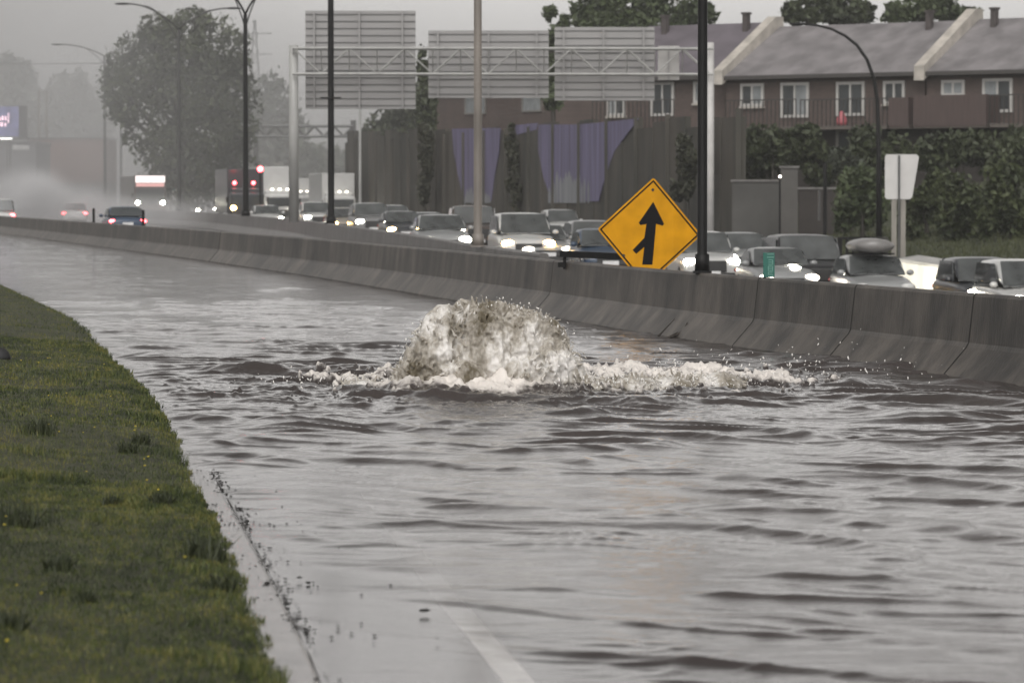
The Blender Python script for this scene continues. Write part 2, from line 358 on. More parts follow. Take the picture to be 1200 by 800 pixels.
m2 = t_.nodes.new('ShaderNodeMixShader'); t_.links.new(ex_.outputs[0], m2.inputs[0]); t_.links.new(b_.outputs[0], m2.inputs[1]); t_.links.new(m1.outputs[0], m2.inputs[2])
t_.links.new(m2.outputs[0], t_.nodes['Material Output'].inputs['Surface'])
tag(np_mesh('water', np.stack([X.ravel(), D.ravel(), Z.ravel()], 1), grid_faces(*X.shape), wm, attrs={'foam': FO.ravel(), 'depth': DEP.ravel()}), kind='structure')

# the muddy boil of water
def boil():
    root = thing('water_boil', 'muddy brown and white dome of water boiling up through the flooded road', 'water boil', (FX, FD, 0))
    s = F / FD
    def L(px, py, y=0.0): return Vector(((px-600)/s - FX, y, CAMH - (py-230)/s))
    lobes = [(L(745, 455, -.15), (.30, .32, .11)), (L(795, 454, 0), (.24, .3, .10)), (L(842, 452, .05), (.26, .3, .10)), (L(700, 456, -.1), (.26, .3, .10)), (L(425, 455, 0), (.22, .3, .08)),
             (L(560, 405, .15), (.50, .42, .42)), (L(520, 417, 0), (.31, .36, .40)), (L(618, 412, .1), (.38, .36, .36)),
             (L(588, 392, .2), (.38, .34, .27)), (L(645, 433, -.05), (.29, .32, .26)), (L(500, 440, -.1), (.22, .28, .25)),
             (L(618, 440, -.25), (.24, .22, .19)), (L(535, 446, -.25), (.30, .22, .20)), (L(477, 448, 0), (.13, .2, .20)), (L(668, 452, 0), (.16, .25, .12)),
             (L(570, 460, -.2), (.85, .5, .09))]
    vs0 = np.array(ICO[6][0]); fs0 = np.array(ICO[6][1])
    V, Fc = [], []; off = 0
    for k, (c, r) in enumerate(lobes):
        q = vs0 * np.array(r) + np.array(c)
        dirn = vs0 / np.array(r); dirn /= np.linalg.norm(dirn, axis=1)[:, None]
        n = .115*fbm(q[:, 0]*2.8, q[:, 1]*2.8, q[:, 2]*2.0 + k, 2) + .075*(.4-np.abs(fbm(q[:, 0]*8, q[:, 1]*8, q[:, 2]*5 + 3, 4))) + .015*fbm(q[:, 0]*24, q[:, 1]*24, q[:, 2]*14, 3)
        q = q + dirn * n[:, None] * min(1, min(r)*4)
        V.append(q); Fc.append(fs0 + off); off += len(q)
    # flung drops and strands, thickest on the edges and falling outwards
    iv, if_ = np.array(ICO[1][0]), np.array(ICO[1][1])
    for k in range(3800):
        c, r = lobes[rng.choice(len(lobes), p=np.array([7,6,7,5,4,14,13,13,9,9,9,7,7,7,6,3])/126)]
        u = rng.normal(size=3); u /= np.linalg.norm(u)
        if u[2] < -.3: u[2] *= -1
        e = abs(rng.normal())**1.5 * .045
        p = np.array(c) + u*np.array(r)*(1.0) + u*e
        if p[2] < .02: continue
        rad = .016*math.exp(-e*8)*rng.uniform(.45, 1.25)
        g = u*np.array([1,1,.7]) + np.array([0,0,rng.normal()*.9-.2]); g /= np.linalg.norm(g); ln = rng.uniform(.8, 4.0)
        V.append(iv*rad + np.outer(iv @ g, g)*rad*ln + p); Fc.append(if_ + off); off += len(iv)
    V = np.concatenate(V); Fc = np.concatenate(Fc)
    fm_ = bpy.data.materials.new('silty_white_water'); fm_.use_nodes = True; t = fm_.node_tree; b = t.nodes['Principled BSDF']
    c = t.nodes.new('ShaderNodeTexCoord'); n = t.nodes.new('ShaderNodeTexNoise'); n.inputs['Scale'].default_value = 3.4; n.inputs['Detail'].default_value = 8; n.inputs['Roughness'].default_value = .66
    mps = t.nodes.new('ShaderNodeMapping'); mps.inputs['Scale'].default_value = (1.15, 1.15, .55); t.links.new(c.outputs['Object'], mps.inputs[0]); t.links.new(mps.outputs[0], n.inputs['Vector'])      # streaks run with the falling water
    r_ = t.nodes.new('ShaderNodeValToRGB'); el = r_.color_ramp.elements
    el[0].position = .34; el[0].color = (.12, .102, .072, 1); el[1].position = .62; el[1].color = (.62, .60, .575, 1); e2 = el.new(.50); e2.color = (.34, .315, .275, 1)
    nl = t.nodes.new('ShaderNodeTexNoise'); nl.inputs['Scale'].default_value = 1.7; nl.inputs['Detail'].default_value = 3; t.links.new(c.outputs['Object'], nl.inputs['Vector'])      # silt-laden and aerated parts of the jet
    k1 = t.nodes.new('ShaderNodeMath'); k1.operation = 'MULTIPLY_ADD'; k1.inputs[1].default_value = .38; k1.inputs[2].default_value = -.19; t.links.new(nl.outputs[0], k1.inputs[0])
    k2 = t.nodes.new('ShaderNodeMath'); k2.operation = 'ADD'; t.links.new(k1.outputs[0], k2.inputs[0]); t.links.new(n.outputs[0], k2.inputs[1])
    t.links.new(k2.outputs[0], r_.inputs[0]); t.links.new(r_.outputs[0], b.inputs['Base Color'])
    b.inputs['Roughness'].default_value = .13; b.inputs['IOR'].default_value = 1.33
    b.inputs['Subsurface Weight'].default_value = .35; b.inputs['Subsurface Radius'].default_value = (1, .95, .85); b.inputs['Subsurface Scale'].default_value = .05
    n5 = t.nodes.new('ShaderNodeTexNoise'); n5.inputs['Scale'].default_value = 42; n5.inputs['Detail'].default_value = 5; t.links.new(c.outputs['Object'], n5.inputs['Vector'])
    bp = t.nodes.new('ShaderNodeBump'); bp.inputs['Strength'].default_value = .5; bp.inputs['Distance'].default_value = .012
    t.links.new(n5.outputs[0], bp.inputs['Height']); t.links.new(bp.outputs[0], b.inputs['Normal'])
    o = np_mesh('dome', V, Fc, fm_, root, smooth=True)
    q = o.modifiers.new('remesh', 'REMESH'); q.mode = 'VOXEL'; q.voxel_size = .0105; q.use_smooth_shade = True
    # fine spray thrown clear of the dome, and drops over the foam
    V, Fc = [], []; off = 0
    for k in range(1300):
        m = rng.random()
        if m < .16:
            a = rng.uniform(0, PI); e = abs(rng.normal())*.06
            p = np.array([.03 + (.86+e)*math.cos(a)*1.0, rng.normal()*.25, .02 + (.80+e*.8)*math.sin(a)**.8])
        elif m < .75: p = np.array([rng.normal()*.7 + 1.5, rng.normal()*.45 - .1, abs(rng.normal())*.09 + .06])
        elif m < .88: p = np.array([rng.normal()*.5 - 1.2, rng.normal()*.4, abs(rng.normal())*.06 + .05])
        else: p = np.array([rng.normal()*.8 + 3.3, rng.normal()*.7 + 1.5, abs(rng.normal())*.16 + .05])
        rad = .002 + .007*rng.random()**2.2; g = np.array([rng.normal()*.6, rng.normal()*.4, 1]); g /= np.linalg.norm(g)
        V.append(iv*rad + np.outer(iv @ g, g)*rad*rng.uniform(.1, 2.5) + p); Fc.append(if_ + off); off += len(iv)
    o = np_mesh('spray', np.concatenate(V), np.concatenate(Fc), mat('spray_drops', (.72, .70, .67), .1, .05, 3), root)
    o['kind'] = 'stuff'
boil()

# ------------------------------------------------------------------ barriers
def conc(name, lo, hi, streak=1.0):
    m = mat(name, lo, 0.5, scale=2.6, col2=hi, bump=.35, bscale=25, stretch=(1, 1, .18), detail=9)
    return m
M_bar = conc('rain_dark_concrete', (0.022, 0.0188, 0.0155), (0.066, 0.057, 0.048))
def stain(m):
    t = m.node_tree; b = t.nodes['Principled BSDF']; src = b.inputs['Base Color'].links[0].from_socket
    c = t.nodes.new('ShaderNodeTexCoord'); n = t.nodes.new('ShaderNodeTexNoise'); n.inputs['Scale'].default_value = .55; n.inputs['Detail'].default_value = 9; n.inputs['Roughness'].default_value = .7
    t.links.new(c.outputs['Object'], n.inputs['Vector']); q = t.nodes.new('ShaderNodeMapRange'); q.inputs[1].default_value = .35; q.inputs[2].default_value = .62; q.inputs[3].default_value = .45; q.inputs[4].default_value = 1.9; t.links.new(n.outputs[0], q.inputs[0])
    v = t.nodes.new('ShaderNodeVectorMath'); v.operation = 'SCALE'; t.links.new(src, v.inputs[0]); t.links.new(q.outputs[0], v.inputs['Scale']); t.links.new(v.outputs[0], b.inputs['Base Color'])
stain(M_bar)
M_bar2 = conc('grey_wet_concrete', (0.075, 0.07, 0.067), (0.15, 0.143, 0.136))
M_joint = mat('joint_gap', (0.01, 0.01, 0.01), .9, .1)
def prof(top, z0, k=0.0):
    h = [(-.42, z0), (-.42, .02), (-.405, .04), (-.165, .31), (-.14, .36), (-.085, top-.03), (-.06, top), (.06, top), (.085, top-.03), (.14, .36), (.165, .31), (.405, .04), (.42, .02), (.42, z0)]
    return [(a + (k if a > 0 else -k), z + (k if z > z0 + .01 else 0)) for a, z in h]
def barrier(name, label, fx, ds, top, z0, m, fz=None):
    mb = MB(); sec = []
    for q in ds:
        e = .4; tx = float(fx(q+e) - fx(q-e))/(2*e); l = math.hypot(tx, 1); nx, ny = 1/l, -tx/l
        zz = float(fz(q)) if fz else 0
        sec.append([(float(fx(q)) + a*nx, q + a*ny, z + zz) for a, z in prof(top, z0)])
    mb.loft(sec)
    return tag(mb.build(name, m), label, 'barrier')
d1 = np.concatenate([np.linspace(8, 80, 100), np.linspace(82, 330, 100)])
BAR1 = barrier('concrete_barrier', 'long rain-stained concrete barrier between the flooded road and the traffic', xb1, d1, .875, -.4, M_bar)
def at_px_on(fx, px):                     # distance at which a plan line crosses a photo column
    ds = np.arange(30, 400, .05); e = np.abs(600 + F*fx(ds)/ds - px); return float(ds[np.argmin(e)])
for px in (1150, 1010, 896, 655, 262):
    q = at_px_on(xb1, px); mb = MB(); sec = []
    wd = .012 if px > 900 and px != 896 else .005 if px != 262 else .05
    for e in (-wd, wd):
        tx = float(xb1(q+.4) - xb1(q-.4))/.8; l = math.hypot(tx, 1); nx, ny = 1/l, -tx/l
        sec.append([(float(xb1(q+e)) + a*nx, q + e + a*ny + 0, z) for a, z in prof(.875, -.3, .003)])
    mb.loft(sec); mb.build('joint', M_joint, BAR1)
d2 = np.linspace(66, 420, 160)
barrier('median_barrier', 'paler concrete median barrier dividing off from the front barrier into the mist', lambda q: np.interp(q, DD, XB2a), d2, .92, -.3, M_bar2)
d3 = np.linspace(70, 200, 70)
mbw = MB(); sec = []
for q in d3:
    x = float(xw(q)); z = float(zroad(np.array(x), np.array(q)))
    sec.append([(x-.28, q, z-.4), (x-.22, q, z+.05), (x-.12, q, z+.75), (x-.1, q, z+.8), (x+.2, q, z+.8), (x+.2, q, z-.4)])
mbw.loft(sec); tag(mbw.build('shoulder_wall', M_bar2), 'low pale concrete wall along the grass bank on the far side of the traffic', 'wall')

# two delineator posts on the front barrier
for k, (px, lb) in enumerate(((110, 'black marker stick on the front barrier, left of the dark blue car'), (168, 'black marker stick on the front barrier, right of the dark blue car'))):
    q = at_px_on(xb1, px); t = thing('marker_post', lb, 'marker post', (float(xb1(q)), q, .873), 0, 'marker sticks on the front barrier')
    MB().tube([(0,0,.02),(0,0,.55)], .05, 8).build('stick', M_black, t); MB().box((0,0,.012), (.14,.14,.024)).build('base', M_black, t)

# ------------------------------------------------------------------ warning sign
M_yel = mat('sign_yellow', (0.54, 0.25, 0.004), 0.45, 0.14, 3.5, bump=.03, bscale=6, spec=.12)
M_ink = mat('sign_black', (0.006, 0.006, 0.007), 0.6, 0.1, 5, spec=.12)
def sign():
    q = 58.4; s = F/q
    root = thing('warning_sign', 'yellow diamond sign with black merging arrow, tilted and sunk behind the front barrier', 'road sign', P(760, 330, q))
    o3 = root.location
    def L(px, py, y=0): v = P(px, py, q) - o3; return Vector((v.x, y, v.z))
    top, lf, rt = L(766, 208), L(700, 268.5), L(822, 275.5)
    bt = lf + rt - top
    def rnd(pts, r):
        o = []; n = len(pts)
        for i in range(n):
            a, b, c = pts[i-1], pts[i], pts[(i+1) % n]
            e1 = (a-b).normalized(); e2 = (c-b).normalized()
            for k in range(6):
                t = k/5; o.append(b + e1*r*(1-t)**2 + e2*r*t**2)
        return o
    cen = (top+bt)/2
    def scl(k): return [cen + (p-cen)*k for p in (top, rt, bt, lf)]
    N = Vector((0, 1, 0))
    # sheet bent along a crease near the right corner
    dc = L(789.5, 250).x
    def bend(p): x = p.x; return Vector((p.x, .16*max(0, x-dc), p.z))
    def bent_prism(outline, a, b):
        # cut outline at the crease so that both halves stay flat
        def clip(pts, sgn):
            o = []
            for i in range(len(pts)):
                p, r = pts[i], pts[(i+1) % len(pts)]; ip = (p.x-dc)*sgn >= 0; ir = (r.x-dc)*sgn >= 0
                if ip: o.append(p)
                if ip != ir:
                    t = (dc-p.x)/(r.x-p.x); o.append(p + (r-p)*t)
            return o
        mb = MB()
        for sg in (-1, 1):
            k = clip(outline, sg)
            if len(k) > 2: mb.prism([bend(p) for p in k], Vector((0, a, 0)), Vector((0, b, 0)))
        return mb
    bent_prism(rnd(scl(1), .045), -.004, .004).build('panel', M_yel, root)
    # border line: a ring of four bars
    mb = MB(); A, B = scl(.955), scl(.915)
    for i in range(4):
        j = (i+1) % 4; m = bent_prism([A[i], A[j], B[j], B[i]], -.0075, -.0045); mb.add(m.v, m.f)
    mb.build('border', M_ink, root)
    def g(x, y): return L(580 + x/4, 190 + y/4)
    arrow = [g(742,186), g(793,289), g(786,298), g(755,289), g(752,330), g(738,480), g(690,480), g(700,398), g(662,430), g(645,412), g(700,355), g(710,290), g(682,295), g(674,284)]
    MB().prism(arrow, Vector((0,-.0075,0)), Vector((0,-.0045,0))).build('arrow', M_ink, root)
    for x, y in ((740,130), (603,437)):
        c = g(x, y); MB().tube([c + Vector((0,-.014,0)), c + Vector((0,-.004,0))], .022, 10).build('bolt', M_plastic, root)
    a, b = L(763, 240), L(752, 345)
    MB().tube([a + Vector((0,.035,0)), b + Vector((0,.035,0)), b + Vector((0,.035,-.8))], .03, 8).build('post', M_galv, root)
sign()
def lying_post():
    q = 60.6; a, b = P(659, 297.5, q), P(742, 301, 58.9)
    t = thing('fallen_post', 'black metal post lying along the top of the front barrier beside the yellow sign', 'metal post', a)
    b = b - a; dd = b.normalized(); sd = dd.cross(Vector((0,0,1))).normalized(); up = sd.cross(dd)
    MB().prism([sd*-.05 + up*-.05, sd*.05 + up*-.05, sd*.05 + up*.05, sd*-.05 + up*.05], Vector((0,0,0)), b).build('post', M_black, t)
    MB().box((.035, -.02, -.13), (.05, .05, .22)).box((-.02,-.03,-.17), (.1,.06,.08)).build('clamp', M_black, t)
lying_post()
# green distance marker on the barrier
def marker():
    q = at_px_on(xb1, 901); c = P(901, 320, q); t = thing('distance_marker', 'small green marker sign with pale figures standing on the front barrier', 'road sign', (c.x, q, .873))
    M_grn = mat('sign_green', (0.008, 0.10, 0.075), .4, .1, 4); M_pale = mat('sign_pale', (.14, .30, .25), .5, .1, 4)
    MB().box((0,0,.165), (.145, .012, .31)).build('panel', M_grn, t, bevel=.004)
    mb = MB()
    y = -.0085
    mb.box((.02, y, .262), (.085, .003, .010)); mb.box((.02, y, .3), (.085, .003, .008))
    for (zc, segs) in ((.20, 'abcdg'), (.12, 'abgcdef'), (.045, 'afgcd')):
        w, h = .055, .056; cx = .02
        sg = {'a': (0, h/2, w, .008), 'g': (0, 0, w, .008), 'd': (0, -h/2, w, .008), 'b': (w/2, h/4, .009, h/2), 'c': (w/2, -h/4, .009, h/2), 'f': (-w/2, h/4, .009, h/2), 'e': (-w/2, -h/4, .009, h/2)}
        for k in segs: a = sg[k]; mb.box((cx + a[0], y, zc + a[1]), (a[2], .003, a[3]))
    mb.build('figures', M_pale, t); MB().box((-.045,.012,.13), (.03,.012,.26)).build('bracket', M_black, t)
marker()

# ------------------------------------------------------------------ street lamps and poles
def head_mb(c, ln=.75, dx=-1, rise=.06):
    mb = MB(); n = 10; sec = []
    for k in range(7):
        t = k/6; r = .12*math.sin(PI*(.12+.80*t))+.03
        sec.append([(c[0] + dx*(t*ln), c[1] + .9*r*math.cos(2*PI*j/n), c[2] + rise*t*0 + .55*r*math.sin(2*PI*j/n)) for j in range(n)])
    return mb.loft(sec)
def arm(root, top, endx, endz, m, double=True, head=True):
    # curved bracket arm from the pole top out to the lamp
    def cv(z0, k=0):
        pts = []
        for i in range(9):
            t = i/8; pts.append((top[0] + endx*t, 0, top[2] + z0 + (endz - z0)*math.sin(t*PI/2)**(.85)))
        return pts
    mb = MB().tube(cv(0), .055, 7)
    if double:
        pts = [(top[0] + endx*t*.72, 0, top[2] - .75 + (endz*.93 + .75)*math.sin(t*PI/2)**.9) for t in [i/8 for i in range(9)]]
        mb.tube(pts, .035, 6)
    a = mb.build('arm', m, root, smooth=True)
    sgn = -1 if endx < 0 else 1
    if head:
        MB_ = head_mb((top[0]+endx - sgn*.05, 0, top[2]+endz), 1.0, sgn); h = MB_.build('lamp_head', M_black, root, smooth=True)
def lamp(name, label, px, q, ztop, m, arms, rb=.13, rt=.08, zb=0.9, group='lamp poles along the median', extra=None, hd=True):
    x = P(px, 230, q).x
    t = thing(name, label, 'street lamp', (x, q, zb), 0, group)
    MB().tube([(0,0,0),(0,0,.25),(0,0,.26),(0,0,ztop-zb)], [rb*1.5, rb*1.4, rb, rt], 12).build('pole', m, t, smooth=True)
    MB().box((0,0,.015), (rb*3.6, rb*3.6, .03)).build('base_plate', m, t)
    for ex, ez in arms: arm(t, (0,0,ztop-zb), ex, ez, m, head=hd)
    if extra: extra(t)
    return t
lamp('street_lamp', 'grey double armed street lamp before the big tree, its arms curving out both ways', 210, 262, P(208, 35, 262).z, M_grey, ((-3.4, 1.75), (3.3, 1.45)), .15, .10)
lamp('street_lamp', 'faint hazy street lamp at the left edge of the big tree', 123, 330, P(123, 66, 330).z, M_grey, ((-3.6, 1.0), (3.6, 1.0)), .15, .10)
lamp('street_lamp', 'black lamp post with V shaped arms at its top, right of the big tree', 288, 195, P(288, 17, 195).z, M_black, ((-1.6, 1.6), (1.6, 1.6)), .15, .10)
def cross(t): MB().box((0, -.12, P(388,115,139).z-.9), (.75, .06, .06)).build('crossbar', M_black, t)
lamp('street_lamp', 'black lamp post with a short crossbar in front of the largest sign back', 388, 139, 13.5, M_black, ((-2.2, 1.2), (2.2, 1.2)), .12, .10, extra=cross)
lamp('street_lamp', 'brownish grey lamp post standing in front of the purple wall', 560, 76, 11.5, mat('rust_grey_pole', (.14, .125, .11), .5, .3, 3, stretch=(1,1,.2)), ((-2, 1.1), (2, 1.1)), .085, .07)
lamp('street_lamp', 'thick black lamp post on the front barrier beside the yellow sign', 823, at_px_on(xb1, 823), 11, M_black, ((-2, 1.1), (2, 1.1)), .068, .058, zb=.873)
# single curved lamp on the right
def curved_lamp():
    q = 160; s = F/q; b = P(1030, 285, q)
    t = thing('curved_street_lamp', 'dark street lamp with a long curved arm in front of the townhouse roof', 'street lamp', (b.x, q, -.3))
    pts = [(0,0,0)]
    for px, py in ((1030,200),(1029,150),(1028,118),(1024,92),(1016,70),(1004,53),(990,42),(974,34),(958,30),(940,28)):
        p = P(px, py, q); pts.append((p.x-b.x, 0, p.z+.3))
    MB().tube(pts, [.14,.11,.095,.085,.075,.07,.065,.06,.055,.05,.05], 10).build('pole', M_black, t, smooth=True)
    p = P(942, 28, q); head_mb((p.x-b.x, 0, p.z+.28), .6, -1).build('lamp_head', M_black, t, smooth=True)
curved_lamp()
# thin far poles
for px, top, q, r, lb in ((195, 88, 330, .10, 'thin pale pole in front of the big tree, left of the double lamp'), (142, 98, 360, .10, 'thin pole below the hanging branches of the big tree'), (422, 92, 230, .07, 'thin pale pole beside the far left end of the noise wall')):
    z = P(px, top, q).z; t = thing('light_pole', lb, 'pole', (P(px,230,q).x, q, -.02), 0)
    MB().tube([(0,0,0),(0,0,z)], [r*1.3, r], 8).build('shaft', M_galv if px != 142 else M_grey, t); MB().box((0,0,.1), (.4,.4,.2)).build('footing', M_bar2, t)
    MB().tube([(0,0,z),(-.6,0,z+.12)], r*.6, 6).build('stub_arm', M_grey, t)
for px, q, lb, bar in ((46, 520, 'wooden utility pole without a visible bar, beside the red brick hall', 0), (55, 520, 'wooden utility pole with crossbar above the red brick hall', 1)):
    z = P(px, 105, q).z; t = thing('utility_pole', lb, 'utility pole', (P(px,230,q).x, q, -.5), 0)
    MB().tube([(0,0,0),(0,0,z+.5)], [.2,.14], 8).build('pole', mat('old_wood', (.09,.075,.06), .8, .3, 4, stretch=(1,1,.1)), t)
    MB().box((0 if bar else 0, -.15, z+.1), (1.9 if bar else .5, .1, .14)).build('crossarm', MATS['old_wood'], t)
# ------------------------------------------------------------------ gantries
def gantry():
    q = 150; s = F/q; L0 = P(344, 57, q); Rr = P(833, 57, q); yaw = math.atan2(2.2, Rr.x-L0.x)
    t = thing('sign_gantry', 'large pale steel gantry spanning the oncoming lanes', 'gantry', (L0.x, q, .9))
    W_ = Rr.x - L0.x; k = lambda x: x*math.tan(yaw)*.25
    zt, zb = L0.z - .9, P(344, 87, q).z - .9
    MB().tube([(0,0,0),(0,0,zt+.12)], [.2, .18], 14).build('post', M_galv, t, smooth=True)
    zr = float(zroad(np.array(Rr.x), np.array(q))) - .9
    MB().tube([(W_, k(W_), zr-.2),(W_, k(W_), zt+.25)], [.17, .155], 14).build('post', mat('pale_post', (.42,.41,.40), .5, .1, 2), t, smooth=True)
    for z in (zt, zb):
        for y in (-.35, .35): MB().tube([(0,y,z),(W_+.1, y + k(W_), z)], .05, 8).build('chord', M_galv, t)
    n = 15
    mb = MB(); mw = MB()
    for i in range(n):
        x0, x1 = W_*i/n, W_*(i+1)/n
        for y in (-.35, .35):
            a, b = ((x0, y+k(x0), zb), (x1, y+k(x1), zt)) if i % 2 else ((x0, y+k(x0), zt), (x1, y+k(x1), zb))
            mb.tube([a, b], .03, 6)
        mb.tube([(x0, -.35+k(x0), zt), (x0, .35+k(x0), zb)], .022, 5); mb.tube([(x0,-.35+k(x0),zb),(x0,.35+k(x0),zb)], .025, 5)
    mb.build('lattice', M_galv, t)
    return t, L0, zt, zb
gan, GL, _, _ = gantry()
M_alu = mat('sign_back_aluminium', (0.27, 0.265, 0.262), 0.5, .10, .8, stretch=(.3, 1, 2))
M_seam = mat('sign_seam', (0.10, 0.10, 0.10), .6, .1)
def sign_back(x0, y0, x1, y1, lb, rows, posts):
    q = 151.3; a, b = P(x0, y1, q), P(x1, y0, q)
    t = thing('highway_sign', lb, 'sign back', (a.x, q, a.z), 0, 'highway sign backs on the gantry')
    w, h = b.x-a.x, b.z-a.z
    MB().box((w/2, 0, h/2), (w, .05, h)).build('panel', M_alu, t)
    for i in range(rows): MB().box((w/2, -.042, h*(i+.5)/rows), (w-.02, .03, .03)).build('rail', M_seam, t)
    for f_ in posts: MB().box((w*f_, -.115, h/2), (.07, .10, h-.02)).build('stiffener', M_alu, t)
sign_back(358, 13, 487, 128, 'tallest ribbed grey sign back, left of the three on the gantry', 14, (.08, .49, .88))
sign_back(502, 36, 643, 115, 'ribbed grey sign back in the middle of the gantry', 9, (.08, .5, .9))
sign_back(650, 32, 767, 118, 'squarish ribbed grey sign back, right of the three on the gantry', 10, (.09, .49, .89))
# small equipment box and braces at the gantry's right end
def gbox():
    q = 151.2; a, b = P(771, 94, q), P(796, 54, q); c = (a+b)/2
    t = thing('highway_sign', 'small pale blank sign back beside the crossed braces on the gantry', 'sign back', (c.x, q, a.z))
    w, h = b.x-a.x, b.z-a.z
    MB().box((0,0,h/2), (w,.06,h)).build('panel', mat('pale_panel', (.36,.35,.34), .5, .08, 2), t); MB().box((0,-.06,h/2), (.06,.06,h-.04)).build('stiffener', M_alu, t)
gbox()
def far_gantry():
    q = 330; a, b = P(300, 148, q), P(414, 148, q); z0 = P(300, 160, q).z
    t = thing('far_gantry', 'hazy dark truss gantry far down the road beyond the large gantry', 'gantry', (b.x, q, -.1))
    w = a.x-b.x; zt = a.z+.1; zb = z0+.1
    MB().tube([(0,0,0),(0,0,zt+.5)], .24, 10).build('post', M_grey, t)
    MB().tube([(w,0,0),(w,0,zt+.2)], .22, 10).build('post', M_grey, t)
    for z in (zt, zb):
        for y in (-.5, .5): MB().tube([(0,y,z),(w,y,z)], .12, 6).build('chord', M_grey, t)
    mb = MB(); n = 10
    for i in range(n):
        x0, x1 = w*i/n, w*(i+1)/n
        for y in (-.5, .5): mb.tube([(x0,y,zb if i%2 else zt),(x1,y,zt if i%2 else zb)], .09, 5)
        mb.tube([(x0,-.5,zb if i%2 else zt),(x0,.5,zb if i%2 else zt)], .07, 5)
    mb.build('lattice', M_grey, t)
far_gantry()

# ------------------------------------------------------------------ vehicles
PAINT = {'white': (.44,.44,.43), 'silver': (.23,.235,.235), 'grey': (.17,.17,.172), 'dark': (.028,.03,.034), 'black': (.012,.012,.013), 'blue': (.03,.05,.085), 'brown': (.055,.04,.034), 'gold': (.26,.235,.20), 'red': (.2,.02,.02)}
def paint(c): return mat('paint_' + c, PAINT[c], .28, .06, 2, coat=.25, spec=.4)
SPEC = { # L, W, H, belt, hood z, windshield base y, roof front y, roof rear y, rear glass base y, clearance, tumble
 'sedan': (4.6, 1.80, 1.45, .92, .80, -.85, -.05, 1.05, 1.75, .17, .17),
 'hatch': (4.1, 1.76, 1.50, .94, .84, -.85, -.10, 1.40, 1.90, .17, .16),
 'suv':   (4.7, 1.90, 1.75, 1.08, 1.00, -.85, -.20, 1.70, 2.15, .22, .15),
 'bigsuv':(5.2, 2.00, 1.92, 1.18, 1.12, -.95, -.35, 2.10, 2.45, .26, .13),
 'van':   (4.9, 1.92, 1.78, 1.05, .95, -1.35, -.45, 1.95, 2.30, .18, .14),
 'pickup':(5.5, 2.00, 1.90, 1.15, 1.10, -.75, -.20, 1.00, 1.15, .28, .14),
}
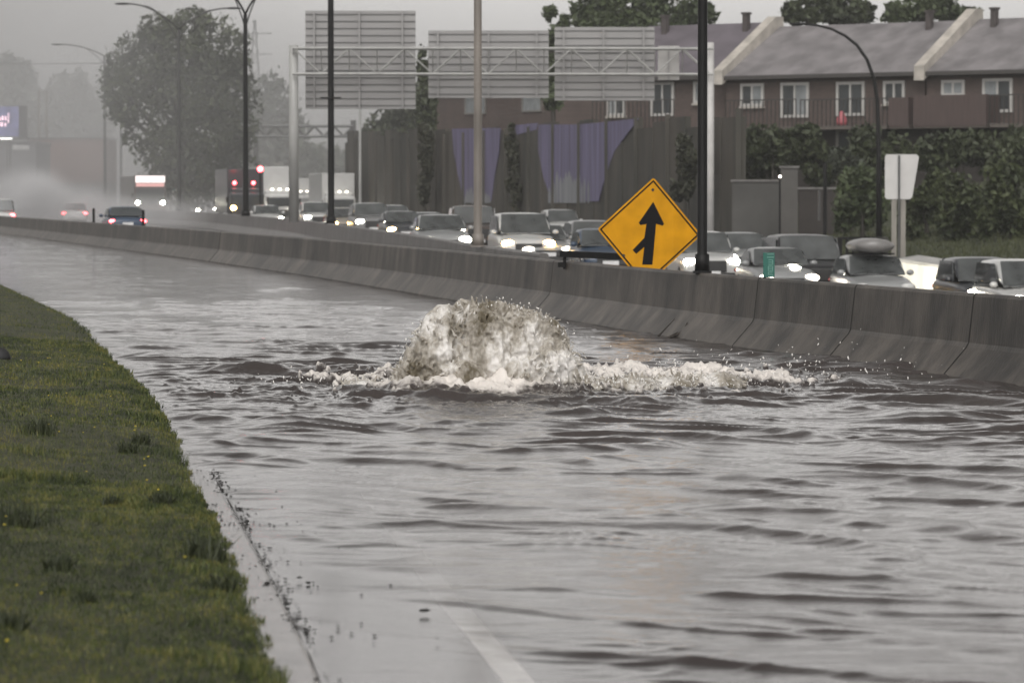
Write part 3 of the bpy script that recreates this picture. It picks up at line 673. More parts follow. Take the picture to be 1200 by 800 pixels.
def car(kind, label, x, y, z, rz, col, lights='head', group='cars caught in the traffic', cat='car', rack=False, tail=False):
    L_, Wd, H, belt, hood, wb, rf, rr, rb, cl, tum = SPEC[kind]
    root = thing({'pickup': 'pickup_truck', 'van': 'minivan', 'suv': 'parked_car', 'bigsuv': 'parked_car'}.get(kind, 'parked_car').replace('parked_car', 'queued_car'), label, cat, (x, y, z), rz, group)
    pm = paint(col); hw = Wd/2; h = L_/2
    # lower body: rounded cross sections from the nose (-y) to the tail
    st = [(-h, .78, .42, hood-.28), (-h+.10, .90, .22, hood-.14), (-h+.35, .97, cl, hood-.05), (-h+.9, 1.0, cl, hood), (wb, 1.0, cl, belt-.02), (rf, 1.0, cl, belt), (rr, 1.0, cl, belt+.02),
          (rb, .99, cl, belt+(0 if kind in ('sedan','pickup') else .03)), (h-.30, .97, cl, belt-.01), (h-.07, .92, cl+.08, belt-.08), (h, .82, .40, belt-.2)]
    secs = []
    for yy, wf, zb, zt in st:
        w = hw*wf; zm = zb + (zt-zb)*.55
        half = [(0, zb), (w*.86, zb), (w*.97, zb+.08), (w, zm), (w*.985, zt-.10), (w*.93, zt-.025), (w*.6, zt+.012), (0, zt+.02)]
        secs.append([(a, yy, b) for a, b in half] + [(-a, yy, b) for a, b in half[-2:0:-1]])
    body = MB().loft(secs).build('body', pm, root, smooth=True, subsurf=1)
    # cabin
    rw = hw*(1-tum)
    gs = []
    for yy, w, zt in ((wb-.02, hw*.93, belt-.03), (wb + (rf-wb)*.5, hw*.95 - (hw*.95-rw)*.45, belt + (H-belt)*.55), (rf, rw, H-.05), (rf+.35, rw, H), (rr-.3, rw, H-.005), (rr, rw*.98, H-.05), (rb+.02, hw*.90, belt-.02)):
        wl = hw*.94; k = (zt-belt)/(H-belt)
        if k < .1: gs.append([(-wl, yy, belt-.06), (wl, yy, belt-.06), (wl*.995, yy, belt-.03), (wl*.9, yy, belt-.02), (-wl*.9, yy, belt-.02), (-wl*.995, yy, belt-.03)])
        else: gs.append([(-wl, yy, belt-.06), (wl, yy, belt-.06), (w + (wl-w)*.12, yy, zt-.07*k), (w*.86, yy, zt), (-w*.86, yy, zt), (-(w + (wl-w)*.12), yy, zt-.07*k)])
    MB().loft(gs).build('cabin', pm, root, smooth=True, subsurf=1)
    # glass, a few millimetres proud of the cabin
    a0, a1 = Vector((0, wb+.02, belt+.0)), Vector((0, rf-.02, H-.075)); nrm = Vector((0, -(a1.z-a0.z), (a1.y-a0.y))).normalized()*.012
    for nm, p0, p1, m, sgn in (('windshield', a0, a1, M_wind, 1), ('rear_window', Vector((0, rb-.03, belt+.05)), Vector((0, rr+.01, H-.09)), M_glass, -1)):
        n_ = nrm if sgn > 0 else Vector((0, (p1.z-p0.z), -(p1.y-p0.y))).normalized()*.03
        if n_.z < 0 and sgn > 0: n_ = -n_
        wb_, wt_ = hw*.89, rw*.90
        q = [Vector((-wb_, p0.y, p0.z)), Vector((wb_, p0.y, p0.z)), Vector((wt_, p1.y, p1.z)), Vector((-wt_, p1.y, p1.z))]
        MB().prism(q, n_*-1.0, n_*(3.4 if sgn > 0 else 1.8)).build(nm, m, root, bevel=.02)
    for sx in (-1, 1):
        X0, X1 = sx*(hw*.945), sx*(rw + .02)
        q = [Vector((X0, wb+.35, belt+.01)), Vector((X0, rb-.35, belt+.01)), Vector((X1, rr-.15, H-.12)), Vector((X1, rf+.12, H-.12))]
        MB().prism(q, Vector((sx*.002,0,0)), Vector((sx*.022,0,0))).build('side_window', M_glass, root)
        MB().ico((sx*(hw+.09), wb+.30, belt+.07), .11, 2, (1.0, .55, .75)).build('mirror', pm if col not in ('white','gold') else pm, root, smooth=True)
        on = lights == 'head'; m = M_head if lights == 'head' else M_warm if lights == 'warm' else M_drl if lights == 'dim' else M_lampoff
        MB().ico((sx*hw*.72, -h+.13, hood-.20), .19, 2, (1.15, .55, .58)).build('headlight', m, root, smooth=True)
        MB().ico((sx*hw*.80, h-.10, belt-.18), .14, 2, (1.25, .5, .62)).build('tail_light', M_tail if tail else mat('red_lens', (.22,.012,.012), .2, .1), root, smooth=True)
        for yy in (-h+.85, h-.95):
            r = .33 if kind not in ('bigsuv','pickup') else .39
            w = MB().tube([(sx*(hw-.24), yy, r), (sx*(hw-.01), yy, r)], r, 20).build('wheel', M_rubber, root, bevel=.02)
            MB().tube([(sx*(hw-.012), yy, r), (sx*(hw+.004), yy, r)], r*.62, 16).build('rim', M_rim, w)
    g = .36 if kind in ('bigsuv','pickup','suv') else .22
    MB().box((0, -h+.06, hood-.27-g*.2), (hw*.95, .14, g)).build('grille', M_plastic, root, bevel=.02)
    MB().box((0, -h+.02, .42), (hw*1.5, .13, .10)).build('bumper', M_plastic, root, bevel=.02)
    MB().box((0, h+.012 if tail else -h-.05, .62 if tail else .45), (.5, .02, .13)).build('licence_plate', mat('plate', (.6,.6,.6), .5, .1, 8), root)
    for k in (-.35, .35): MB().tube([(k*hw*1.2-.3, wb+.0, belt+.035), (k*hw*1.2+.15, wb+.1, belt+.10)], .012, 5).build('wiper', M_black, root)
    if rack:
        MB().loft([[(math.cos(2*PI*j/14)*.62*k, yy, H+.24 + math.sin(2*PI*j/14)*.21*k**.5) for j in range(14)] for yy, k in ((-.75,.15),(-.68,.6),(-.45,.9),(0,1),(.7,1),(1.0,.8),(1.1,.25))]).build('roof_bag', mat('roof_bag_grey', (.17,.165,.16), .35, .2, 3), root, smooth=True)
        for yy in (-.3, .6): MB().box((0, yy, H+.02), (1.15, .06, .05)).build('roof_bar', M_black, root)
    return root
def heading(dd): return math.atan(-(float(np.interp(dd+5, DD, XB2a)) - float(np.interp(dd-5, DD, XB2a)))/10)
def put(kind, label, px, wpx, col, lights='head', q=None, tail=False, **kw):
    Wd = SPEC[kind][1]; q = q or F*Wd/wpx
    x = P(px, 230, q).x; z = float(zroad(np.array(x), np.array(q)))
    yaw = heading(q)
    H = SPEC[kind][2]
    print('CAR %-9s px %5.0f d %6.1f x %6.1f z %5.2f roof_y %5.0f' % (kind, px, q, x, z, 230 + (CAMH - z - H)*F/q))
    return car(kind, label, x, q, z, yaw + (PI if tail else 0), col, lights, tail=tail, **kw)
put('suv', 'grey SUV with one bright headlight at the far left end of the noise wall', 433, 44, 'grey')
put('suv', 'white SUV half hidden behind the grey SUV at the noise wall', 462, 35, 'white', 'off')
put('sedan', 'dark sedan with an amber headlight tucked behind the silver sedan', 470, 46, 'dark', 'warm')
put('sedan', 'pale silver car directly behind the silver sedan with both headlights on', 500, 46, 'silver', 'off')
put('sedan', 'silver sedan with both headlights on, nosing past the dark sedan', 516, 62, 'silver')
put('pickup', 'brown pickup truck with wide-set headlights left of the brownish lamp post', 554, 56, 'brown', cat='truck')
put('van', 'white minivan with one warm headlight, right of the brownish lamp post', 611, 66, 'white', 'warm', cat='van')
put('sedan', 'silver sedan in front of the white minivan, only bonnet and windshield above the barrier', 634, 62, 'silver', 'dim')
put('suv', 'white SUV seen between the white minivan and the yellow sign', 657, 41, 'white', 'off')
put('suv', 'white car roof showing just left of the yellow sign top edge', 706, 38, 'white', 'off')
put('suv', 'grey SUV with yellowish headlight left of the yellow sign', 694, 60, 'grey', 'warm')
put('hatch', 'dark blue hatchback behind the fallen black post', 706, 66, 'blue', 'off')
put('suv', 'white crossover with glaring headlights behind the thick black lamp post', 822, 70, 'white')
put('suv', 'grey car with two round headlights left of the black SUV', 868, 58, 'silver', 'head')
put('bigsuv', 'large black SUV with bright headlights right of the green marker sign', 943, 80, 'black')
put('sedan', 'low silver car right behind the green marker sign', 910, 73, 'silver', 'dim')
put('hatch', 'pale car carrying a grey roof bag behind the front barrier', 1022, 74, 'silver', 'off', rack=True)
put('suv', 'dark car at the end of the brightly lit concrete wall', 1151, 72, 'dark', q=106)
put('van', 'white van cut by the right edge of the photo', 1200, 76, 'white', q=102, cat='van')
def lit_wall():
    a, b = P(1048, 299, 117), P(1137, 313, 113.5); t = thing('concrete_wall', 'short concrete wall at right shining white under an added spot lamp', 'wall', (a.x, a.y, 0)); u = Vector((b.x-a.x, b.y-a.y, 0)); n = Vector((u.y, -u.x, 0)).normalized()
    if n.y > 0: n = -n
    mb = MB(); sec = []
    for k in range(9):
        f = k/8; p = u*f; z = a.z + (b.z-a.z)*f; e = .12*max(0, f-.8)/.2
        sec.append([p + n*.02 + Vector((0,0,z-2.2)), p + n*.0 + Vector((0,0,z-.18-e)), p - n*.12 + Vector((0,0,z-.1-e)), p - n*.9 + Vector((0,0,z)), p - n*.9 + Vector((0,0,z-2.2))])
    mb.loft(sec); mb.build('wall', mat('pale_wall', (.27,.265,.25), .35, .3, 1.2, stretch=(1,1,.2)), t)
    l = bpy.data.lights.new('added_wall_spot', 'SPOT'); l.energy = 700; l.spot_size = R(80); l.spot_blend = .6; l.color = (1,.95,.8); l.shadow_soft_size = .12  # added spot standing in for headlights; stands free, belongs to no vehicle
    o = bpy.data.objects.new('added_wall_spot', l); C.objects.link(o); m = Vector((a.x, a.y, 0)) + u*.38; src = m + n*2.6 + u.normalized()*.9 + Vector((0,0,-.75)); o.location = src
    o.rotation_euler = ((m + Vector((0,0,-.5))) - src).to_track_quat('-Z', 'Y').to_euler()
lit_wall()
# further back, headlights in the mist
far = [('sedan', 'white car with glaring headlights right of the double lamp, in the spray', 236, 21, 'white', 'head'), ('suv', 'pale SUV with glaring headlights just left of the V armed lamp post', 257, 23, 'silver', 'head'),
       ('sedan', 'white car with bright headlights right of the V armed lamp post', 312, 34, 'white', 'head'), ('suv', 'white car with bright headlights between gantry post and black lamp post', 369, 36, 'white', 'head'),
       ('sedan', 'pale car with warm headlight right of the black crossbar lamp post', 402, 40, 'gold', 'warm'), ('hatch', 'small pale car with headlights far back in the mist beside the bus', 226, 15, 'silver', 'head'), ('suv', 'pale car with headlights under the far gantry', 385, 28, 'white', 'head')]
for k, lb, px, w, c, l in far: put(k, lb, px, w, c, l)
# cars seen from behind between the two barriers
def rear(kind, label, px, q, col):
    x = P(px, 230, q).x; yaw = math.atan(-(float(xb1(q+5)) - float(xb1(q-5)))/10)
    return car(kind, label, x, q, -.02, yaw + PI, col, 'off', tail=True, group='cars driving away between the barriers')
rear('sedan', 'dark blue car with red tail lights driving away behind the front barrier', 144, 184, 'blue')
rear('hatch', 'pale car with red tail lights lost in its own spray', 84, 262, 'white')
rear('van', 'white van with a red tail light cut by the left edge of the photo', -6, 215, 'white')

def bus(label, px, q, topy, kind, col, name='city_bus', cat='bus'):
    x = P(px, 230, q).x; z = float(zroad(np.array(x), np.array(q))); H = P(px, topy, q).z - z; Wd = 2.5
    t = thing(name, label, cat, (x, q, z), heading(q), 'heavy vehicles in the misty queue')
    pm = paint(col); hw = Wd/2; Ln = 9.5
    if kind == 'bus':
        MB().box((0, Ln/2, H/2+.25), (Wd, Ln, H-.5)).build('body', pm, t, bevel=.12)
        MB().box((0, -.012, H*.52), (Wd*.88, .03, H*.34)).build('windshield', M_glass, t, bevel=.01)
        MB().box((0, -.03, H-.34), (Wd*.92, .08, .52)).build('destination_sign', emit('bus_sign', (1.0,.86,.84), .62), t, bevel=.03)
        MB().box((0, -.02, H-.78), (Wd*.88, .04, .26)).build('red_band', emit('bus_red', (.9,.15,.12), .25), t)
    else:
        MB().box((0, 4.6, H/2+.45), (Wd, 7.0, H-.9)).build('box', paint('white') if kind == 'white' else pm, t, bevel=.05)
        MB().box((0, .55, 1.35), (Wd*.92, 1.3, 1.9)).build('cab', paint('white') if kind == 'white' else pm, t, bevel=.14)
        MB().box((0, .95, 2.35), (Wd*.84, .9, .5)).build('deflector', pm, t, bevel=.1)
        MB().box((0, -.12, 1.75), (Wd*.80, .03, .62)).build('windshield', M_glass, t)
        MB().box((0, -.12, .95), (Wd*.6, .04, .5)).build('grille', M_plastic, t)
        MB().box((0, 4.3, .55), (Wd*.7, 7.4, .2)).build('chassis', M_black, t)
        if kind == 'lights':
            for k in (-.75, .0, .55): MB().ico((k, 1.06, H-.95), .13, 2, (1,.5,1)).build('marker_lamp', M_tail, t, smooth=True)
        else:
            for k in (-.55, 0, .55): MB().ico((k, .48, 2.66), .07, 2, (1.6,.6,.8)).build('marker_lamp', M_drl, t, smooth=True)
    for sx in (-1, 1):
        MB().ico((sx*hw*.78, -.05 if kind == 'bus' else -.13, 1.45 if kind == 'bus' else 1.25), .17, 2, (1.1,.6,.9)).build('headlight', M_head if kind != 'lights' else M_warm, t, smooth=True)
        MB().box((sx*(hw+.14), .05, H*.55 if kind == 'bus' else 1.8), (.14,.1,.4)).build('mirror', M_black, t, bevel=.03)
        for yy in (1.6 if kind == 'bus' else .7, 6.6):
            w = MB().tube([(sx*(hw-.34), yy, .5),(sx*(hw-.02), yy, .5)], .5, 18).build('wheel', M_rubber, t); MB().tube([(sx*(hw-.022), yy, .5),(sx*(hw-.005), yy, .5)], .3, 14).build('rim', M_rim, w)
    MB().box((0, -.10 if kind == 'bus' else -.15, .5), (Wd*.9, .14, .3)).build('bumper', M_plastic, t, bevel=.03)
bus('dark bus with a bright white panel across its forehead, left of the double lamp', 176, 300, 205, 'bus', 'brown')
bus('dark truck with three red lamps high on its front, behind the V armed lamp post', 290, 262, 198, 'lights', 'dark', 'box_truck', 'truck')
bus('white box truck between the V armed lamp post and the gantry post', 329, 275, 195, 'white', 'white', 'box_truck', 'truck')
bus('pale box truck just right of the thick gantry post', 361, 330, 209, 'white', 'silver', 'box_truck', 'truck')
bus('grey truck with red lamps right of the gantry post, deep in the mist', 380, 345, 216, 'lights', 'brown', 'box_truck', 'truck')
bus('white truck with a dark green side panel left of the noise wall end', 399, 290, 203, 'white', 'white', 'box_truck', 'truck')
# far traffic sign and signal
def small_sign():
    q = 310; a = P(200, 215, q); t = thing('road_sign', 'small hazy green road sign at the right shoulder of the bus', 'road sign', (a.x, q, -.02))
    MB().tube([(0,0,0),(0,0,a.z)], .06, 6).build('post', M_grey, t); MB().box((0,-.08,a.z), (.75,.05,1.15)).build('panel', mat('sign_green_b', (.01,.12,.08), .5, .1), t)
small_sign()
def signal():
    q = 256; a = P(305, 198, q); t = thing('beacon', 'red beacon on a slim post between the two trucks', 'beacon', (a.x, q, -.02))
    MB().tube([(0,0,0),(0,0,a.z)], .07, 6).build('post', M_black, t); MB().ico((0,-.02,a.z), .2, 2).build('lamp', M_tail, t, smooth=True)
signal()
# black slatted trailer
def trailer():
    q = 117; a, b = P(981, 298, q), P(1041, 279, q); x = (a.x+b.x)/2; z = float(zroad(np.array(x), np.array(q))); w = b.x-a.x
    t = thing('slatted_trailer', 'black trailer with tall slatted sides behind the car with the roof bag', 'trailer', (x, q, z), heading(q))
    zt = b.z - z
    MB().box((0, 1.3, .62), (w, 2.6, .12)).build('bed', M_black, t)
    for sx in (-1, 1):
        mb = MB()
        for k in range(6): mb.box((sx*(w/2-.03), .15+k*.48, (zt+.68)/2), (.04,.34,zt-.68))
        mb.build('side_slats', M_black, t)
        wl = MB().tube([(sx*(w/2-.3),1.4,.32),(sx*(w/2-.08),1.4,.32)], .32, 16).build('wheel', M_rubber, t); MB().tube([(sx*(w/2-.082),1.4,.32),(sx*(w/2-.07),1.4,.32)], .18, 12).build('rim', M_rim, wl)
    mb = MB()
    for k in range(5): mb.box((-w/2+.1+k*(w*.5)/4, 0, (zt+.68)/2), (.085,.04,zt-.68))
    mb.box((w*.27, 0, (zt+.68)/2), (w*.46,.05,zt-.68)).box((0,-.005,zt), (w,.06,.07))
    mb.build('front_gate', M_black, t); MB().box((0,-.6,.55), (.08,1.2,.08)).build('drawbar', M_black, t)
trailer()

# ------------------------------------------------------------------ sound wall
def noise_wall():
    A = Vector((10.9, 184, 0)); B = Vector((-12.9, 302, 0)); dv = B-A; Ln = dv.length; u = dv.normalized(); nrm = Vector((-u.y, u.x, 0))
    if nrm.dot(A) > 0: nrm = -nrm          # towards the camera
    t = thing('noise_wall', 'tall dark ribbed noise wall with purple painted patches behind the traffic', 'wall', A)
    M_wall = mat('dark_stained_wall', (.022,.023,.018), .8, scale=.5, col2=(.066,.058,.047), stretch=(1,1,.25), bump=.3, bscale=6, detail=7)
    n = 34; mb = MB()
    zt0 = lambda k: P(850, 137, 184).z + (P(413, 155, 302).z - P(850, 137, 184).z)*k
    for i in range(n):
        a, b = u*(Ln*i/n), u*(Ln*(i+1)/n); z = zt0((i+.5)/n) + .18*math.sin(i*2.3) - .12*(i % 3)
        off = nrm*(.05 if i % 2 else 0)
        mb.prism([a + off, b + off, b + off + Vector((0,0,z+1.8)), a + off + Vector((0,0,z+1.8))], Vector((0,0,-1.8)), Vector((0,0,-1.8)) - nrm*.3)
    mb.build('panels', M_wall, t)
    for i in range(0, n+1, 2):
        a = u*(Ln*i/n); MB().box((a.x + nrm.x*.08, a.y + nrm.y*.08, 2.0), (.26,.26,8.2)).build('pilaster', M_wall, t)
    def on(px, py):                        # photo pixel to the wall's front face
        c = (px-600)/F; k = (A.x - c*A.y)/(c*u.y - u.x); p = A + u*k
        return Vector((p.x, p.y, P(px, py, p.y).z)) - A + nrm*.0
    M_pur = mat('purple_mural_paint', (.070,.062,.112), .7, scale=1.1, col2=(.150,.135,.245), stretch=(2.5,2.5,.12), detail=6)
    M_drip = mat('pale_mural_paint', (.13,.14,.155), .7, scale=2.0, col2=(.24,.25,.265), stretch=(3,3,.2), detail=6)
    for pts, m in (([(531,151),(588,150),(586,180),(581,205),(577,236),(545,236),(538,205),(533,178)], M_pur), ([(603,147),(632,144),(630,152),(607,158)], M_pur),
                   ([(632,146),(680,146),(750,139),(734,160),(721,178),(711,205),(703,236),(648,236),(638,208),(632,176)], M_pur)):
        MB().prism([on(*p) for p in pts], nrm*.06, nrm*.075).build('mural_patch', m, t)
    for cx, w, y0, y1 in ((560, 15, 212, 238), (668, 24, 193, 238)):
        for k in range(15):
            px = cx + w*(k/7-1)*.95 + random.uniform(-1,1); a = random.uniform(1.0,2.4); yt = y0 + random.uniform(0, 16) + 12*abs(k/7-1)
            MB().prism([on(px-a*.2, yt), on(px+a*.2, yt), on(px+a, yt+9), on(px+a*.9, y1), on(px-a*.9, y1), on(px-a, yt+9)], nrm*(.078+.0013*k), nrm*(.082+.0013*k)).build('paint_drip', M_drip, t)
noise_wall()
def vine(label, px0, px1, y0, y1, q, n, seed):
    b = P((px0+px1)/2, 245, q); s_ = F/q; lob = []; r = random.Random(seed)
    for k in range(9):
        c = P(r.uniform(px0, px1), r.uniform(y0, y1), q); lob.append((Vector((c.x-b.x, -.25, c.z+1.2)), ((px1-px0)/s_*r.uniform(.15,.3), .35, (y1-y0)/s_*r.uniform(.15,.35))))
    t = thing('wall_vine', label, 'vine', (b.x, q, -1.2), math.atan2(118, -23.8) + PI, 'vines hanging on the noise wall')
    V, f = leaf_cloud(lob, n, .15, seed=seed); np_mesh('foliage', V, f, leafmat('vine_leaf', (.022,.024,.014), (.05,.052,.034), .8), t, smooth=False)
    MB().tube([(0,0,0),(.1,-.05,1.5),(-.1,0,3)], [.06,.05,.03], 6).build('stem', M_bark, t)
VINES = [('dark vine on the noise wall between the two purple patches', 586, 628, 158, 236, 236, 5000, 31), ('dark vine on the noise wall left of the first purple patch', 478, 528, 155, 235, 262, 5000, 32), ('dark vine on the noise wall at its right end', 770, 845, 145, 225, 189, 6500, 33)]

# ------------------------------------------------------------------ townhouses
def brick(name, c1, c2, mortar):
    m = bpy.data.materials.new(name); m.use_nodes = True; t = m.node_tree; b = t.nodes['Principled BSDF']; b.inputs['Roughness'].default_value = .8
    c = t.nodes.new('ShaderNodeTexCoord'); mp = t.nodes.new('ShaderNodeMapping'); mp.inputs['Rotation'].default_value = (PI/2, 0, 0)
    bt = t.nodes.new('ShaderNodeTexBrick'); bt.inputs['Scale'].default_value = 2.2; bt.inputs['Color1'].default_value = (*c1,1); bt.inputs['Color2'].default_value = (*c2,1); bt.inputs['Mortar'].default_value = (*mortar,1)
    n = t.nodes.new('ShaderNodeTexNoise'); n.inputs['Scale'].default_value = .6; n.inputs['Detail'].default_value = 6
    mx = t.nodes.new('ShaderNodeMixRGB'); mx.blend_type = 'MULTIPLY'; mx.inputs[0].default_value = .55
    t.links.new(c.outputs['Object'], mp.inputs[0]); t.links.new(mp.outputs[0], bt.inputs['Vector']); t.links.new(c.outputs['Object'], n.inputs['Vector'])
    t.links.new(bt.outputs[0], mx.inputs[1]); t.links.new(n.outputs[0], mx.inputs[2]); t.links.new(mx.outputs[0], b.inputs['Base Color']); return m
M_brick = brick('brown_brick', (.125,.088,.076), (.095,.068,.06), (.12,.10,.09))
M_brickd = brick('dark_shaded_brick', (.045,.036,.031), (.036,.029,.026), (.037,.031,.029))  # darker brick: shade under the balconies put into its colour; garden wall shares it
M_roof = mat('grey_shingle', (.165,.155,.158), .85, .28, .8, bump=.4, bscale=9)
M_roof2 = mat('mauve_shingle', (.105,.092,.105), .85, .2, .7, bump=.4, bscale=9)
M_trim = mat('cream_trim', (.40,.37,.33), .6, .2, 1.5)
M_curtain = mat('curtain_glass', (.22,.235,.24), .25, .2, 1.5)
M_rail = mat('dark_rail', (.03,.028,.026), .6, .2)
HA, HB = Vector((12.22, 220, 0)), Vector((28.0, 207.5, 0)); hu = (HB-HA).normalized(); hn = Vector((hu.y, -hu.x, 0))      # hn faces the road
HYAW = math.atan2(hu.y, hu.x)
def hk(px, back=0.0):                      # run along the facade line (or one set back from it) for a photo column
    c = (px-600)/F; o = HA - hn*back; return (c*o.y - o.x)/(hu.x - c*hu.y)
def hz(px, py): p = HA + hu*hk(px); return P(px, py, p.y).z
def house(label, p0, p1, roofm, wins, ridge_y, eave_z, ridge_z, vents, parapet, back=0.0, depth=10.0):
    k0, k1 = hk(p0), hk(p1); o3 = HA + hu*k0 - hn*back; w = k1-k0
    t = thing('row_house', label, 'house', (o3.x, o3.y, 0), HYAW, 'brick townhouses behind the road')
    zf = 5.75
    MB().box((w/2, depth/2, (zf+eave_z)/2), (w-.02, depth, eave_z-zf)).build('wall', M_brick, t)
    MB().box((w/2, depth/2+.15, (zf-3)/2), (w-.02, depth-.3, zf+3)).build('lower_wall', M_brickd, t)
    rw = MB(); ov = .55
    rw.loft([[(x, -ov, eave_z-.02), (x, depth*.5, ridge_z), (x, depth+ov, eave_z-.02), (x, depth+ov, eave_z+.12), (x, depth*.5, ridge_z+.18), (x, -ov, eave_z+.14)] for x in (.02, w-.02)])
    rf = rw.build('roof', roofm, t)
    MB().box((w/2, -ov-.06, eave_z+.02), (w-.04, .1, .22)).build('gutter', mat('dark_gutter', (.05,.045,.042), .5, .1), t)
    for px in vents:
        x = hk(px, depth*.42)-k0; v = MB().box((x, depth*.42, ridge_z+.1), (.34,.34,1.1)).box((x, depth*.42, ridge_z+.7), (.46,.46,.12)).build('chimney', mat('dark_vent', (.06,.05,.048), .7, .2), rf)
    if parapet:
        sx = .0
        pr = MB().loft([[(x, -ov-.25, eave_z-.35), (x, -ov-.25, eave_z+.45), (x, depth*.5-.35, ridge_z+.75), (x, depth*.5+.35, ridge_z+.75), (x, depth*.5+.4, ridge_z-.3)] for x in (sx-.32, sx+.32)])
        pr.build('parapet', M_trim, t)
    for a, y0, b, y1, kind in wins:
        x0, x1 = hk(a)-k0, hk(b)-k0; zt, zb = hz((a+b)/2, y0), hz((a+b)/2, y1)
        low = zt < zf; yb = .0 if not low else .0
        fr = MB(); fw = .16
        for bx, bz, sx_, sz_ in (((x0+x1)/2, zt-fw/2, x1-x0, fw), ((x0+x1)/2, zb+fw/2, x1-x0, fw), (x0+fw/2, (zt+zb)/2, fw, zt-zb-2*fw), (x1-fw/2, (zt+zb)/2, fw, zt-zb-2*fw), ((x0+x1)/2, (zt+zb)/2, fw*.7, zt-zb-2*fw)):
            fr.box((bx, -.04, bz), (sx_, .12, sz_))
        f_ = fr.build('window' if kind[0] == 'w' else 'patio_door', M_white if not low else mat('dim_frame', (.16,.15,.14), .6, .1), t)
        xm = (x0+x1)/2
        for (c0, c1, cm) in ((x0+fw, xm-.04, kind[1]), (xm+.04, x1-fw, kind[2])):
            MB().box(((c0+c1)/2, -.012, (zt+zb)/2), (c1-c0, .03, zt-zb-2*fw)).build('pane', M_curtain if cm == 'c' else M_glass, f_)
        if kind[0] == 'w' : MB().box((xm, -.07, zb-.06), (x1-x0+.15, .2, .1)).build('sill', M_trim, f_)
    return t, k0
def balcony(t, k0, p0, p1, ytop, solid, m=None):
    x0, x1 = hk(p0)-k0, hk(p1)-k0; z0 = 5.72; zt = hz((p0+p1)/2, ytop); dep = 1.5
    b = MB().box(((x0+x1)/2, -dep/2, z0), (x1-x0, dep-.02, .22)).build('balcony', mat('balcony_slab', (.10,.085,.075), .8, .2), t)
    if solid: MB().box(((x0+x1)/2, -dep, (z0+zt)/2), (x1-x0, .08, zt-z0)).box((x0+.04, -dep/2, (z0+zt)/2), (.07, dep-.1, zt-z0-.02)).box((x1-.04, -dep/2, (z0+zt)/2), (.07, dep-.1, zt-z0-.02)).build('front_panel', m, b)
    else:
        mb = MB().box(((x0+x1)/2, -dep, zt), (x1-x0, .07, .07)); n = max(3, int((x1-x0)/.28))
        for i in range(n+1): mb.box((x0 + (x1-x0)*i/n, -dep, (z0+zt)/2), (.045,.045,zt-z0-.08))
        mb.build('railing', M_rail, b)
tA, kA = house('townhouse with mauve roof half hidden behind the gantry sign backs', 694, 848, M_roof2, [(806,95,826,121,'wcg'), (756,96,783,136,'pgg'), (705,112,726,136,'wcg')], 27, hz(805, 92), hz(805, 27), (772, 867), False, back=.6)
tB, kB = house('townhouse with pale sloped parapet and a row of four upstairs windows', 850, 1083, M_roof, [(868,98,895,125,'wgc'), (915,97,948,138,'pgc'), (980,96,1013,136,'pgg'), (1035,95,1060,122,'wgg'), (980,152,1013,190,'pgg'), (868,155,895,178,'wgg')], 25, hz(960, 90), hz(960, 28), (1088,), True)
tC, kC = house('townhouse at the right edge with a solid wooden balcony', 1085, 1300, M_roof, [(1103,94,1130,113,'wcc'), (1151,92,1186,132,'pcg')], 20, hz(1140, 86), hz(1140, 21), (1164,), True)
M_wood = mat('red_brown_boards', (.066,.046,.042), .7, .15, 2, stretch=(4,1,.3))
balcony(tB, kB, 868, 950, 118, False); balcony(tB, kB, 955, 1056, 117, False); balcony(tB, kB, 1058, 1081, 115, True, M_wood)
balcony(tC, kC, 1087, 1172, 112, True, M_wood); balcony(tC, kC, 1176, 1215, 112, False); balcony(tA, kA, 705, 800, 118, False)
def pinkbag():
    k = hk(994); p = HA + hu*k + hn*.7; t = MB().loft([[(math.cos(2*PI*j/10)*r, math.sin(2*PI*j/10)*r*.8, z) for j in range(10)] for r, z in ((.26,0),(.31,.2),(.27,.4),(.16,.6),(.13,.75),(.02,.8))]).build('pink_bag', mat('pink_plastic', (.45,.12,.14), .5, .15, 4), None, smooth=True)
    t.location = (p.x, p.y, 5.84); tag(t, 'small pink bag on the balcony before the dark glass door', 'bag')
pinkbag()
def back_house():
    a, b = P(512, 230, 300), P(645, 230, 284); w = math.hypot(b.x-a.x, b.y-a.y); t = thing('row_house', 'plain brown house seen under the middle sign back on the gantry', 'house', (a.x, a.y, 0), math.atan2(b.y-a.y, b.x-a.x), 'brick townhouses behind the road')
    MB().box((w/2, 4, 4.5), (w, 8, 11)).build('wall', M_brick, t)
    MB().loft([[(x, -.5, 9.98), (x, 4, 12.2), (x, 8.5, 9.98), (x, 8.5, 10.12), (x, 4, 12.36), (x, -.5, 10.12)] for x in (-.3, w+.3)]).build('roof', M_roof2, t)
    for x0, x1, y0, y1 in ((545,570,112,134), (612,634,114,134)):
        q = 294; p0, p1 = P(x0, y1, q), P(x1, y0, q); k0, k1 = (p0.x-a.x)/(b.x-a.x)*w, (p1.x-a.x)/(b.x-a.x)*w
        f_ = MB().box(((k0+k1)/2, -.04, p0.z+.07), (k1-k0, .12, .14)).box(((k0+k1)/2, -.04, p1.z-.07), (k1-k0, .12, .14)).box((k0+.07, -.04, (p0.z+p1.z)/2), (.14,.12,p1.z-p0.z-.28)).box((k1-.07, -.04, (p0.z+p1.z)/2), (.14,.12,p1.z-p0.z-.28)).build('window', MATS['dim_frame'], t)
        MB().box(((k0+k1)/2, -.012, (p0.z+p1.z)/2), (k1-k0-.28,.03,p1.z-p0.z-.28)).build('pane', M_curtain, f_)
back_house()
